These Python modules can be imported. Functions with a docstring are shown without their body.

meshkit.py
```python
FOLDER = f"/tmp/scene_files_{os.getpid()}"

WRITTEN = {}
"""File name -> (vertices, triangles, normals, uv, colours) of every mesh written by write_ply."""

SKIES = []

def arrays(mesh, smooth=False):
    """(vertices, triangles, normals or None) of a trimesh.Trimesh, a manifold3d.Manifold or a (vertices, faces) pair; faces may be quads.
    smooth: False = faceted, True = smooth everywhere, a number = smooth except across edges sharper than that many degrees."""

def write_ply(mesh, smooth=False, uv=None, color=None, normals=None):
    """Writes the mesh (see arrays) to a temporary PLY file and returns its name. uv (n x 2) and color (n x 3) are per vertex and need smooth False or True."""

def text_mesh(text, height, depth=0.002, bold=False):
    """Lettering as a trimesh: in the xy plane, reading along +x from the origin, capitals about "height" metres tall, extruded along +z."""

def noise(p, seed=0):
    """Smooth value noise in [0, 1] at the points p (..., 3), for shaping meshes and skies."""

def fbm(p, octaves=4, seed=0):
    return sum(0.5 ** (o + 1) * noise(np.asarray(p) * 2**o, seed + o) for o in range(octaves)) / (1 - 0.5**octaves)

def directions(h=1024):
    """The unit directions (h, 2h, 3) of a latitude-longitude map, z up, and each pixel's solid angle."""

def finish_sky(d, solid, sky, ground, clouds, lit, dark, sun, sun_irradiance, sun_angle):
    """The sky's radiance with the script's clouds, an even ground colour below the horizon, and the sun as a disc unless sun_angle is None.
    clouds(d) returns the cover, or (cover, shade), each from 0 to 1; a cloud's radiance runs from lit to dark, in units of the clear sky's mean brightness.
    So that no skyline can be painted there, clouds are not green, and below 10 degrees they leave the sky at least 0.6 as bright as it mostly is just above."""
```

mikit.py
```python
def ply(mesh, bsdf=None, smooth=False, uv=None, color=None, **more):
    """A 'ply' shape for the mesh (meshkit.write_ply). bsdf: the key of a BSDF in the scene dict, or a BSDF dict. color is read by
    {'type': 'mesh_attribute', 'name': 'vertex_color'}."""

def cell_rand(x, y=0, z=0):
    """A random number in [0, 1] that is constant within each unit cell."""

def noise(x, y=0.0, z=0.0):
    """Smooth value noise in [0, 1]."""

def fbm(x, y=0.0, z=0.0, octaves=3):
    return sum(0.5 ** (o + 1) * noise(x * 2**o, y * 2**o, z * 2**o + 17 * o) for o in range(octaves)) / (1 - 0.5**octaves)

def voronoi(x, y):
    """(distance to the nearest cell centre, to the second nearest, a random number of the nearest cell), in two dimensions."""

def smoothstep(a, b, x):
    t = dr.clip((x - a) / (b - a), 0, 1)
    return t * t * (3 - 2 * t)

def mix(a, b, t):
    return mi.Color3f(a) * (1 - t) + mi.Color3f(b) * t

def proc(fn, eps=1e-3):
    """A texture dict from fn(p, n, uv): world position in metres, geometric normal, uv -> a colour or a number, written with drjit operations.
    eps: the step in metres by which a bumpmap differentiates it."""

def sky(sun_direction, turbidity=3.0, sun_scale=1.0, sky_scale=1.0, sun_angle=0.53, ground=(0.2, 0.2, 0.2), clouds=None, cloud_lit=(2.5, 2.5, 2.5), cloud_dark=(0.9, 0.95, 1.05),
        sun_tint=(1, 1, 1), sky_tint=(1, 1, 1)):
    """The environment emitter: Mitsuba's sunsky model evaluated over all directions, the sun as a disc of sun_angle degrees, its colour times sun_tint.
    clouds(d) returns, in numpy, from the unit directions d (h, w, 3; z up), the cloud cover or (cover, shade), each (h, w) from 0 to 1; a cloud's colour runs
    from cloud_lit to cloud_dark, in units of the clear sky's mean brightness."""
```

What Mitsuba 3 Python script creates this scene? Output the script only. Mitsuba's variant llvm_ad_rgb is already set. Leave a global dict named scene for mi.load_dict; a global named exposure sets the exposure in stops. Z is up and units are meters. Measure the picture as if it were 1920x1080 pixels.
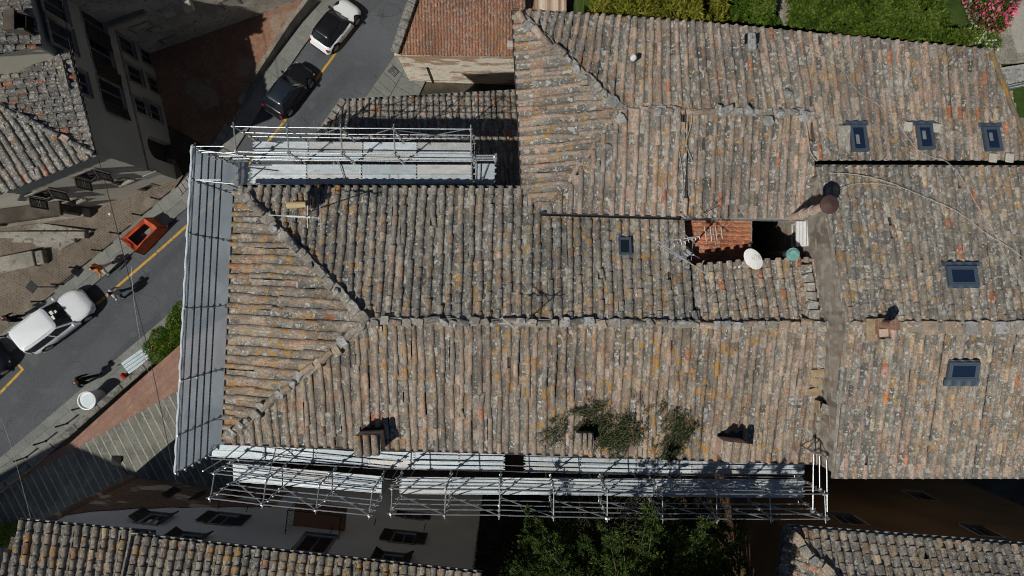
import math, random
import numpy as np, trimesh, manifold3d as m3, shapely, drjit as dr, mitsuba as mi
import mikit, meshkit
from shapely.geometry import Polygon, LineString, Point, box as sbox
from shapely import affinity
from mikit import noise, fbm, smoothstep, mix, cell_rand, voronoi

# ------------------------------------------------------------------ camera, sky, exposure
H, F = 33.0, 1281.0                       # camera height over the road; focal length in photo pixels (1920 wide)
AZ, EL = math.radians(220.0), math.radians(56.0)
SUN = [math.cos(AZ) * math.cos(EL), math.sin(AZ) * math.cos(EL), math.sin(EL)]
exposure = 1.32
scene, labels = {}, {}
T = mi.ScalarTransform4f
scene['camera'] = {'type': 'perspective', 'fov': math.degrees(2 * math.atan(960 / F)), 'fov_axis': 'x', 'near_clip': 0.1, 'far_clip': 2000.0,
                   'to_world': T().look_at(origin=[0, 0, H], target=[0, 0, 0], up=[0, 1, 0])}
scene['sky'] = mikit.sky(SUN, turbidity=3.0, sky_scale=0.33, sun_tint=(.87, 1.0, 1.17))

rng = np.random.default_rng(7)
random.seed(7)
V3 = lambda *a: np.array(a, float)

# ------------------------------------------------------------------ photo pixel -> point in the place
def P(px, py, z):
    d = H - z
    return V3((px - 960) / F * d, (540 - py) / F * d, z)

class Plane:
    """z = a x + b y + c through three points"""
    def __init__(s, p, q, r):
        A = np.array([[*p[:2], 1], [*q[:2], 1], [*r[:2], 1]])
        s.a, s.b, s.c = np.linalg.solve(A, [p[2], q[2], r[2]])
    def z(s, x, y): return s.a * x + s.b * y + s.c
    def hit(s, px, py, dz=0.0):
        kx, ky = (px - 960) / F, (540 - py) / F
        d = (H - s.c - dz) / (1 + s.a * kx + s.b * ky)
        return V3(kx * d, ky * d, H - d)
    @property
    def n(s):
        v = V3(-s.a, -s.b, 1)
        return v / np.linalg.norm(v)
    @property
    def down(s):
        g = V3(-s.a, -s.b, 0)
        g[2] = -(s.a ** 2 + s.b ** 2)
        return g / np.linalg.norm(g)
    def up_by(s, dz):
        o = Plane.__new__(Plane); o.a, o.b, o.c = s.a, s.b, s.c + dz
        return o

class Level(Plane):
    def __init__(s, z): s.a = s.b = 0.0; s.c = z

G = Plane(V3(-22, -1.5, -2.2), V3(-22 + .66 * 10, -1.5 + .75 * 10, -3.5), V3(-22 + .75 * 10, -1.5 - .66 * 10, -2.2))   # the sloping street

# ------------------------------------------------------------------ registering things and parts
def free(key):
    if key not in scene and key not in labels: return key
    k = 1
    while f'{key}_{k:03d}' in scene or f'{key}_{k:03d}' in labels: k += 1
    return f'{key}_{k:03d}'
_count = {}
def fresh(key):
    """next free key: name, name_001, name_002 ..."""
    k = _count.get(key, -1) + 1
    _count[key] = k
    return key if k == 0 else f'{key}_{k:03d}'

def add(key, mesh, bsdf, smooth=False, uv=None):
    key = fresh(key)
    scene[key] = mikit.ply(mesh, bsdf, smooth=smooth, uv=uv)
    return key
def thing(name, label, cat, group=None):
    key = fresh(name)
    labels[key] = {'label': label, 'category': cat}
    if group: labels[key]['group'] = group
    return key
def tag(key, label=None, cat=None, group=None, kind=None):
    d = labels.setdefault(key, {})
    for n, v in (('label', label), ('category', cat), ('group', group), ('kind', kind)):
        if v: d[n] = v
    return key

# ------------------------------------------------------------------ mesh helpers
def M(v, f): return trimesh.Trimesh(np.asarray(v, float), np.asarray(f, int), process=False)
def cat(ms):
    ms = [m for m in ms if m is not None]
    return trimesh.util.concatenate(ms) if len(ms) > 1 else ms[0]
def frame(a, b):
    z = (b - a); L = np.linalg.norm(z); z = z / L
    x = np.cross(z, [0, 0, 1.0] if abs(z[2]) < .95 else [1.0, 0, 0]); x /= np.linalg.norm(x)
    return x, np.cross(z, x), z, L
def pipe(a, b, r=.024, n=8, r2=None, cap=True):
    a, b = np.asarray(a, float), np.asarray(b, float)
    x, y, z, L = frame(a, b)
    t = np.arange(n) * 2 * np.pi / n
    ring = np.cos(t)[:, None] * x + np.sin(t)[:, None] * y
    r2 = r if r2 is None else r2
    v = np.vstack([a + ring * r, b + ring * r2, [a, b]])
    i = np.arange(n); j = (i + 1) % n
    f = np.vstack([np.c_[i, j, j + n], np.c_[i, j + n, i + n]])
    if cap: f = np.vstack([f, np.c_[j, i, 0 * i + 2 * n], np.c_[i + n, j + n, 0 * i + 2 * n + 1]])
    return M(v, f)
def tube(pts, r, n=6):
    pts = np.asarray(pts, float)
    t = np.gradient(pts, axis=0); t /= np.linalg.norm(t, axis=1, keepdims=True) + 1e-12
    a = np.cross(t, np.where(np.abs(t[:, 2:]) < .9, [0, 0, 1.0], [1.0, 0, 0])); a /= np.linalg.norm(a, axis=1, keepdims=True) + 1e-12
    b = np.cross(t, a); ang = np.arange(n) * 2 * np.pi / n
    rr = np.broadcast_to(r, (len(pts),))
    v = pts[:, None] + rr[:, None, None] * (np.cos(ang)[None, :, None] * a[:, None] + np.sin(ang)[None, :, None] * b[:, None])
    i, j = np.meshgrid(np.arange(len(pts) - 1), np.arange(n), indexing='ij')
    q = np.stack([i * n + j, i * n + (j + 1) % n, (i + 1) * n + (j + 1) % n, (i + 1) * n + j], -1).reshape(-1, 4)
    return M(v.reshape(-1, 3), np.vstack([q[:, [0, 1, 2]], q[:, [0, 2, 3]]]))
def spline(pts, n=60):
    from scipy.interpolate import CubicSpline
    pts = np.asarray(pts, float)
    s = np.r_[0, np.cumsum(np.linalg.norm(np.diff(pts, axis=0), axis=1))]
    return CubicSpline(s, pts)(np.linspace(0, s[-1], n))
BOXV = np.array([[x, y, z] for x in (-.5, .5) for y in (-.5, .5) for z in (-.5, .5)])
BOXF = np.array([[0, 1, 3], [0, 3, 2], [4, 6, 7], [4, 7, 5], [0, 4, 5], [0, 5, 1], [2, 3, 7], [2, 7, 6], [0, 2, 6], [0, 6, 4], [1, 5, 7], [1, 7, 3]])
def bx(c, size, ax=None):
    """box at c; ax: 3 axes as rows"""
    v = BOXV * np.asarray(size, float)
    if ax is not None: v = v @ np.asarray(ax)
    return M(v + np.asarray(c, float), BOXF)
def rbox(c, size, ax=None, r=.02):
    """box with chamfered edges"""
    s = np.asarray(size, float) / 2
    r = min(r, s.min() * .8)
    pts = []
    for sx in (-1, 1):
        for sy in (-1, 1):
            for sz in (-1, 1):
                for k in range(3):
                    q = s - r; q[k] = s[k]
                    pts.append(q * [sx, sy, sz])
    h = m3.Manifold.hull_points(np.array(pts)).to_mesh()
    v = np.array(h.vert_properties[:, :3])
    if ax is not None: v = v @ np.asarray(ax)
    return M(v + np.asarray(c, float), h.tri_verts)
def hull(pts):
    h = m3.Manifold.hull_points(np.asarray(pts, float)).to_mesh()
    return M(h.vert_properties[:, :3], h.tri_verts)
def axes(d, up=(0, 0, 1)):
    """rows: along d, left of it, up"""
    d = np.asarray(d, float); d = d / np.linalg.norm(d)
    l = np.cross(up, d); l /= np.linalg.norm(l)
    return np.array([d, l, np.cross(d, l)])
def beam(a, b, w, h, r=0.0):
    a, b = np.asarray(a, float), np.asarray(b, float)
    ax = axes(b - a)
    f = rbox if r else bx
    return f((a + b) / 2, (np.linalg.norm(b - a), w, h), ax, *((r,) if r else ()))
def prism(poly, z0, z1):
    """vertical prism of an xy polygon"""
    poly = Polygon(poly) if not isinstance(poly, Polygon) else poly
    poly = shapely.geometry.polygon.orient(poly)
    m = trimesh.creation.extrude_polygon(poly, z1 - z0, engine='earcut')
    m.apply_translation([0, 0, z0])
    return m
def mani(mesh):
    return m3.Manifold(m3.Mesh(np.asarray(mesh.vertices, np.float32), np.asarray(mesh.faces, np.uint32)))
def cprism(pts, z0, z1):
    p = shapely.geometry.polygon.orient(Polygon(pts))
    cs = m3.CrossSection([np.array(p.exterior.coords)[:-1]])
    return m3.Manifold.extrude(cs, z1 - z0).translate([0, 0, z0])
def slab(plane, pts, thick, dz=0.0):
    """sheet with thickness following a sloping plane; pts xy polygon"""
    m = prism(pts, 0, 1)
    v = np.array(m.vertices)
    v[:, 2] = plane.z(v[:, 0], v[:, 1]) + dz - thick * (1 - v[:, 2])
    return M(v, m.faces)
def sheet(plane, pxpts, dz=0.0, res=None):
    """flat polygon on a plane"""
    pts = np.array([plane.hit(*p)[:2] for p in pxpts]) if len(pxpts[0]) == 2 else np.asarray(pxpts)[:, :2]
    v, f = trimesh.creation.triangulate_polygon(shapely.geometry.polygon.orient(Polygon(pts)), engine='earcut')
    return M(np.c_[v, plane.z(v[:, 0], v[:, 1]) + dz], f)
def stone(c, size, seed, flat=1.0):
    q = np.random.default_rng(seed + 17)
    v = q.normal(size=(15, 3)); v /= np.linalg.norm(v, axis=1, keepdims=True)
    v *= (.80 + .35 * q.random((15, 1))); v[:, 2] = np.clip(v[:, 2], -.6, .62 + .15 * q.random()) * 1.25
    m = hull(v); v = np.array(m.vertices)
    a = seed * 2.399
    R = np.array([[math.cos(a), -math.sin(a), 0], [math.sin(a), math.cos(a), 0], [0, 0, 1]])
    return M((v * np.asarray(size) / 2) @ R.T + c, m.faces)
def leaves(c, d, L, W, up=None):
    """one bent leaf (4 triangles) at each point c along direction d"""
    n = len(c)
    d = d / (np.linalg.norm(d, axis=1, keepdims=True) + 1e-9)
    up = rng.normal(size=(n, 3)) if up is None else up
    s = np.cross(d, up); s /= np.linalg.norm(s, axis=1, keepdims=True) + 1e-9
    q = np.cross(s, d)
    L = np.broadcast_to(L, (n,))[:, None]; W = np.broadcast_to(W, (n,))[:, None]
    v = np.stack([c, c + d * L * .45 + s * W * .5 + q * L * .06, c + d * L * .45 - s * W * .5 + q * L * .06, c + d * L], 1)
    o = np.arange(n)[:, None] * 4
    f = np.concatenate([o + np.array([[0, 1, 2]]), o + np.array([[1, 3, 2]])])
    uv = np.repeat(rng.random((n, 2)), 4, 0)
    return M(v.reshape(-1, 3), f), uv
# ------------------------------------------------------------------ materials
def bs(name, d):
    scene[name] = {'type': 'twosided', 'b': d} if d['type'] in ('principled', 'diffuse', 'roughplastic', 'roughconductor', 'conductor', 'plastic', 'bumpmap') else d
    return name
def pr(name, col, rough=.8, spec=.3, **k):
    c = mikit.proc(col) if callable(col) else {'type': 'rgb', 'value': list(col)}
    return bs(name, {'type': 'principled', 'base_color': c, 'roughness': rough, 'specular': spec, **k})
def C(*c): return mi.Color3f(*c)
def pick(r, cols):
    """cols: list of (upper threshold, colour)"""
    out = C(*cols[0][1])
    for k in range(1, len(cols)):
        out = dr.select(r > cols[k - 1][0], C(*cols[k][1]), out)
    return out

# old clay tiles: palette number is the whole part of uv.x, the tile's own random number its fraction
PAL = [
    # 0: grey weathered north slope
    dict(c=[(.42, (.205, .190, .172)), (.72, (.238, .212, .180)), (.86, (.172, .163, .152)), (.95, (.275, .195, .150)), (1, (.305, .265, .205))], w=.62, o=.40),
    # 1: brown sunny slope with much orange lichen
    dict(c=[(.40, (.272, .213, .166)), (.68, (.238, .192, .156)), (.84, (.302, .228, .172)), (.94, (.310, .195, .130)), (1, (.335, .275, .205))], w=.45, o=.95),
    # 2: pinkish tan
    dict(c=[(.40, (.345, .262, .210)), (.66, (.300, .242, .203)), (.85, (.368, .268, .202)), (.985, (.310, .210, .162)), (1, (.40, .17, .095))], w=.40, o=.30),
    # 3: mixed tan, terracotta and grey
    dict(c=[(.34, (.255, .215, .175)), (.58, (.220, .195, .168)), (.76, (.315, .245, .182)), (.91, (.285, .205, .155)), (.975, (.385, .300, .205)), (1, (.42, .165, .085))], w=.72, o=.45),
    # 4: pale grey with some orange tiles
    dict(c=[(.50, (.190, .182, .170)), (.86, (.215, .202, .182)), (.95, (.235, .185, .150)), (1, (.36, .125, .065))], w=.9, o=.08),
    # 5: dark grey with orange lichen
    dict(c=[(.45, (.165, .152, .132)), (.80, (.190, .165, .138)), (.93, (.215, .168, .132)), (.97, (.32, .16, .10)), (1, (.38, .30, .20))], w=.6, o=1.0),
    # 6: red machine-made tiles
    dict(c=[(.5, (.285, .135, .085)), (.8, (.250, .125, .085)), (.93, (.225, .130, .095)), (1, (.215, .155, .120))], w=.45, o=.45),
    # 7: grey and dark red
    dict(c=[(.48, (.185, .168, .145)), (.78, (.215, .190, .160)), (.90, (.265, .160, .110)), (1, (.33, .135, .075))], w=.7, o=.1),
    # 8: fresh orange
    dict(c=[(.5, (.430, .170, .090)), (.85, (.390, .155, .085)), (1, (.40, .21, .13))], w=.12, o=.0),
    # 9: channels choked with grey crust and dirt
    dict(c=[(.35, (.200, .188, .168)), (.65, (.235, .218, .192)), (.88, (.165, .154, .138)), (1, (.262, .225, .180))], w=1.15, o=.7),
]
def tile_col(p, n, uv):
    pal = dr.floor(uv.x); r1 = uv.x - pal; r2 = uv.y
    c = C(0); w = mi.Float(0); o = mi.Float(0)
    for k, q in enumerate(PAL):
        on = dr.eq(pal, float(k)) if hasattr(dr, 'eq') else (pal == float(k))
        c = dr.select(on, pick(r1, q['c']), c)
        w = dr.select(on, q['w'], w); o = dr.select(on, q['o'], o)
    k6 = dr.select((pal > 5.5) & (pal < 6.5), .45, 1.0)
    c *= 1 + (.56 * r2 - .28) * k6
    big = fbm(p.x * .9 + 3, p.y * .9, p.z * .9, 2)
    c *= .74 + .52 * fbm(p.x * .42 + 11, p.y * .42, 2.5, 3)
    c = mix(c, c * C(.76, .79, .82), smoothstep(.45, .75, noise(p.x * 1.3 + 3, p.y * .28, 6)))
    mid = noise(p.x * 7, p.y * 7, p.z * 7)
    fine = noise(p.x * 26 + 5, p.y * 26, p.z * 26)
    grain = noise(p.x * 55, p.y * 55 + 9, p.z * 55)
    c *= .62 + .76 * fine
    c = mix(c, C(.135, .125, .110), smoothstep(.50, .80, mid) * .52 * smoothstep(.25, .6, w))           # grey crust
    c = mix(c, C(.40, .39, .365), smoothstep(.60, .74, noise(p.x * 12 + 31, p.y * 12, p.z * 12)) * dr.minimum(1, w * .8) * smoothstep(.3, .55, big + .15 * r2))      # pale lichen
    c = mix(c, C(.50, .49, .47), dr.minimum(1, smoothstep(.74, .84, noise(p.x * 24 + 77, p.y * 24, p.z * 24)) * w))        # white spots
    om = smoothstep(.60, .72, fbm(p.x * 6 + 13, p.y * 6, p.z * 6, 2)) * smoothstep(.42, .62, noise(p.x * .75 + 50, p.y * .75, p.z * .75) + .12 * r1)
    c = mix(c, C(.38, .205, .045), om * o * .85)
    c = mix(c, C(.035, .03, .026), smoothstep(.82, .9, noise(p.x * 24, p.y * 24 + 40, p.z * 24)) * .7)       # dark specks
    return c * (.74 + .52 * grain)
pr('clay', tile_col, .85, .2)

def mottled(a, b, s=1.0, fine=.25, spots=None):
    def fn(p, n, uv):
        k = fbm(p.x * s, p.y * s, p.z * s, 3)
        g = noise(p.x * 31, p.y * 31, p.z * 31)
        c = mix(C(*a), C(*b), smoothstep(.3, .7, k)) * (1 - fine + 2 * fine * g)
        if spots: c = mix(c, C(*spots), smoothstep(.66, .76, noise(p.x * s * 5, p.y * s * 5 + 7, p.z * s * 5)))
        return c
    return fn
pr('mortar', mottled((.20, .185, .165), (.28, .255, .225), 2.5, .35, (.36, .35, .32)), .9, .1)
pr('roof_bed', mottled((.07, .06, .05), (.11, .095, .075), 3, .3), .95, .1)
pr('ridge_stone', mottled((.20, .185, .165), (.32, .295, .26), 3.0, .35, (.42, .41, .39)), .9, .15)
pr('ridge_grey', mottled((.24, .24, .235), (.36, .36, .36), 4.0, .25, (.16, .15, .14)), .9, .15)
pr('stone_wall', mottled((.16, .145, .12), (.26, .235, .20), 1.2, .25), .9, .15)
pr('pale_stone', mottled((.36, .34, .30), (.48, .45, .40), 1.5, .2), .85, .2)
def render_wall(p, n, uv):
    c = mix(C(.15, .135, .118), C(.265, .238, .208), fbm(p.x * 1.2, p.y * 1.2, p.z * .5, 4))
    st = noise(p.x * 9, p.y * 9, p.z * 1.2)
    c *= .62 + .76 * st
    return mix(c, C(.27, .25, .22), smoothstep(.7, .8, noise(p.x * 5, p.y * 5, p.z * 5)) * .5)
pr('old_render', render_wall, .95, .1)
pr('plaster_beige', mottled((.32, .305, .265), (.37, .35, .305), .6, .08), .9, .15)
pr('plaster_cream', mottled((.78, .72, .57), (.84, .77, .62), .7, .06), .9, .15)
pr('plaster_white', mottled((.52, .51, .49), (.60, .59, .57), .5, .08), .9, .15)
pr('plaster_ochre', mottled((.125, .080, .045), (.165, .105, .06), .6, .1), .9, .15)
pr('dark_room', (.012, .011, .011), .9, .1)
def brick_tex(sc, a, b, m, wash=0.0, washc=(.5, .42, .32)):
    """far-off brickwork laid in courses along z"""
    def fn(p, n, uv):
        s = dr.select(dr.abs(n.x) > dr.abs(n.y), p.y, p.x)
        v = p.z / (.075 * sc); row = dr.floor(v)
        u = s / (.26 * sc) + .5 * (row - 2 * dr.floor(row / 2))
        fu, fv = u - dr.floor(u), v - row
        j = dr.minimum(dr.minimum(fu, 1 - fu) * 3.4, dr.minimum(fv, 1 - fv))
        c = mix(C(*a), C(*b), cell_rand(dr.floor(u), row, 3)) * (.75 + .5 * noise(p.x * 20, p.y * 20, p.z * 20))
        c = mix(C(*m), c, smoothstep(.05, .2, j))
        if wash: c = mix(c, C(*washc) * (.8 + .4 * noise(p.x * 14, p.y * 14, p.z * 14)), smoothstep(.62 - wash * .4, .72 - wash * .3, fbm(p.x * .8 + 4, p.y * .8, p.z * 1.2, 3)) * .85)
        return c
    return fn
pr('brick_old', brick_tex(1.0, (.27, .165, .11), (.40, .28, .19), (.46, .40, .31), .60, (.60, .52, .40)), .9, .1)
pr('brick_dark', brick_tex(1.0, (.13, .075, .052), (.20, .12, .085), (.16, .13, .105), .1), .9, .1)
pr('brick_chimney', brick_tex(1.0, (.22, .125, .085), (.30, .185, .13), (.25, .21, .17), .1), .9, .1)
def herring(scale, a, b, m):
    """small bricks laid herringbone on the ground, along the street"""
    ca, sa = math.cos(math.radians(47)), math.sin(math.radians(47))
    def fn(p, n, uv):
        x, y = (p.x * ca + p.y * sa) / scale, (-p.x * sa + p.y * ca) / scale
        i, j = dr.floor(x), dr.floor(y)
        k = (i - j) - 4 * dr.floor((i - j) / 4)
        # 4-cell herringbone: cells 0,1 lie along x, cells 2,3 along y
        hx = k < 1.5
        fx, fy = x - i, y - j
        ex = dr.select(hx, dr.select(k < .5, fx, 1 - fx), dr.minimum(fx, 1 - fx))
        ey = dr.select(hx, dr.minimum(fy, 1 - fy), dr.select(k < 2.5, 1 - fy, fy))
        e = dr.minimum(ex, ey)
        idx = dr.select(hx, i - dr.select(k < .5, 0., 1.), i + .5); idy = dr.select(hx, j, j - dr.select(k < 2.5, 0., -1.))
        c = mix(C(*a), C(*b), cell_rand(idx * 2, idy * 2, 5)) * (.75 + .5 * noise(p.x * 25, p.y * 25))
        c = mix(C(*m), c, smoothstep(.04, .16, e))
        big = fbm(p.x * .7, p.y * .7, 3, 3)
        c *= .7 + .6 * big
        c = mix(c, C(.29, .26, .22) * (.7 + .6 * noise(p.x * 30, p.y * 30)), smoothstep(.60, .75, fbm(p.x * 1.1 + 9, p.y * 1.1, 0, 3)) * .45)
        return c
    return fn
pr('herringbone', herring(.11, (.115, .090, .070), (.165, .133, .105), (.205, .18, .15)), .9, .15)
pr('brick_paving', herring(.11, (.20, .105, .070), (.27, .145, .10), (.18, .12, .09)), .9, .15)
pr('brick_path', brick_tex(1.0, (.26, .145, .11), (.33, .19, .145), (.24, .16, .13)), .9, .15)
def asphalt(p, n, uv):
    g = noise(p.x * 40, p.y * 40)
    s = p.x * .75 - p.y * .66
    t = p.x * .66 + p.y * .75
    c = C(.092, .100, .113) * (.80 + .4 * g) * (.85 + .35 * fbm(p.x * .5, p.y * .5, 1, 3))
    c *= 1 - .16 * smoothstep(.55, .75, noise(s * 1.1, t * .12))                      # wheel tracks
    crack = dr.abs(noise(p.x * .9 + .3 * noise(p.x * 5, p.y * 5), p.y * .9, 4) - .5)
    c = mix(c, C(.04, .04, .042), smoothstep(.010, .002, crack) * .6)
    c = mix(c, C(.125, .127, .13), smoothstep(.72, .85, noise(p.x * 2.1 + 20, p.y * 2.1)) * .45)
    return c
pr('asphalt', asphalt, .85, .25)
def slab_col(p, n, uv):
    c = mix(C(.165, .172, .165), C(.215, .22, .208), uv.x)
    c *= .82 + .36 * fbm(p.x * 4, p.y * 4, p.z * 4, 3)
    return c * (.85 + .3 * noise(p.x * 40, p.y * 40))
pr('paving', slab_col, .8, .3)
pr('kerb_stone', mottled((.20, .20, .19), (.27, .265, .25), 2, .2), .8, .3)
pr('step_stone', mottled((.135, .138, .122), (.195, .195, .17), 1.6, .3, (.21, .20, .17)), .9, .2)
pr('nosing', mottled((.29, .28, .25), (.39, .37, .33), 3, .2), .85, .2)
def parapet_col(p, n, uv):
    c = mix(C(.10, .098, .09), C(.30, .285, .265), noise(p.x * 17, p.y * 15, p.z * 15))
    return mix(c, C(.07, .075, .05), smoothstep(.6, .75, noise(p.x * 4, p.y * 4, p.z * 4)) * .6)
pr('parapet_stone', parapet_col, .95, .1)
pr('yellow_paint', lambda p, n, uv: mix(C(.52, .31, .045), C(.24, .17, .06), smoothstep(.52, .8, fbm(p.x * 7, p.y * 7, 0, 3))) * (.85 + .3 * noise(p.x * 30, p.y * 30)), .6, .3)
pr('white_paint', (.7, .7, .68), .5, .4)
pr('soil', mottled((.05, .043, .033), (.09, .078, .06), 1.2, .3), .95, .1)
pr('lawn_ground', mottled((.03, .055, .012), (.055, .085, .02), 1.5, .4), .95, .1)
pr('gravel', mottled((.20, .185, .155), (.30, .28, .24), 2.0, .35), .95, .1)
pr('pale_flags', mottled((.26, .245, .215), (.34, .325, .29), 1.2, .2), .9, .2)
# metals
def galva(p, n, uv):
    c = mix(C(.29, .32, .345), C(.42, .445, .465), noise(p.x * 6, p.y * 6, p.z * 6))
    return mix(c, C(.27, .21, .17), smoothstep(.70, .85, noise(p.x * 9 + 3, p.y * 9, p.z * 9)) * .55)
pr('galvanised', galva, .42, .5, metallic=.75)
def deck_col(p, n, uv):
    c = mix(C(.35, .405, .45), C(.56, .61, .645), uv.x)
    c = mix(c, C(.42, .39, .365), smoothstep(.72, .8, uv.y) * .6)
    c *= .84 + .32 * fbm(p.x * 3, p.y * 9, 1, 3)
    return mix(c, C(.30, .28, .26), smoothstep(.66, .82, noise(p.x * 3 + 8, p.y * 8)) * .35)
pr('deck_steel', deck_col, .50, .5, metallic=.12)
pr('clamp_steel', mottled((.30, .30, .31), (.48, .47, .46), 9, .2), .45, .5, metallic=.7)
pr('gutter_metal', (.085, .083, .082), .55, .4, metallic=.3)
pr('gutter_grey', mottled((.24, .255, .25), (.32, .335, .33), 2, .15), .5, .4, metallic=.4)
pr('slate_blue', (.070, .098, .135), .5, .4, metallic=.2)
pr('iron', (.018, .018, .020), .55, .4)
pr('wire_black', (.02, .02, .022), .6, .3)
pr('aluminium', (.62, .63, .64), .35, .5, metallic=.6)
pr('rope', (.46, .44, .40), .9, .2)
pr('dish_white', lambda p, n, uv: mix(C(.72, .73, .74), C(.36, .20, .11), smoothstep(.16, .05, dr.sqrt(dr.square((p.x - 7.70) * .8) + dr.square(p.y - .98))) * smoothstep(.3, .6, noise(p.x * 22, p.y * 22, p.z * 22)) * .5), .45, .4)
pr('copper_green', mottled((.13, .30, .28), (.20, .40, .38), 5, .2), .5, .4)
pr('pink_plaster', mottled((.42, .29, .24), (.52, .37, .30), 4, .15), .85, .2)
pr('brown_cap', (.075, .042, .036), .6, .3)
pr('white_pvc', (.66, .67, .68), .45, .4)
pr('wood', mottled((.26, .19, .115), (.36, .28, .18), 5, .2), .8, .2)
pr('shutter', (.035, .030, .026), .6, .3)
pr('window_frame', (.10, .10, .105), .6, .3)
bs('glass', {'type': 'principled', 'base_color': {'type': 'rgb', 'value': [.012, .016, .024]}, 'roughness': .06, 'specular': .7})
bs('skylight_glass', {'type': 'principled', 'base_color': {'type': 'rgb', 'value': [.012, .022, .050]}, 'roughness': .12, 'specular': .55})
# translucent scaffold sheeting: a woven sheet, mostly cloth, partly open between its threads
scene['sheeting_cloth'] = {'type': 'principledthin', 'base_color': mikit.proc(lambda p, n, uv: C(.70, .80, .90) * (.85 + .3 * fbm(p.y * 1.5, p.z * 1.5, p.x, 3))), 'roughness': .7, 'diff_trans': 1.0, 'spec_trans': 0.0, 'eta': 1.3}
scene['sheeting'] = {'type': 'blendbsdf', 'weight': .20, 'a': {'type': 'ref', 'id': 'sheeting_cloth'}, 'b': {'type': 'null'}}
# vegetation
def leaf(name, cols, spread=.35, trans=.7):
    def fn(p, n, uv):
        c = pick(uv.x, cols)
        return c * (1 - spread + 2 * spread * uv.y)
    scene[name] = {'type': 'principledthin', 'base_color': mikit.proc(fn), 'roughness': .5, 'diff_trans': trans, 'spec_trans': 0.0, 'eta': 1.4}
leaf('leaf_hedge', [(.4, (.060, .105, .018)), (.8, (.105, .165, .026)), (1, (.16, .215, .045))])
leaf('leaf_cypress', [(.4, (.15, .175, .024)), (.8, (.25, .262, .038)), (1, (.33, .31, .06))])
leaf('leaf_lawn', [(.4, (.070, .135, .020)), (.8, (.115, .195, .026)), (1, (.19, .23, .055))])
leaf('leaf_shrub', [(.5, (.11, .19, .025)), (.85, (.16, .25, .034)), (1, (.22, .29, .05))])
leaf('leaf_yew', [(.45, (.044, .076, .024)), (.78, (.085, .132, .034)), (1, (.15, .205, .052))])
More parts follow.
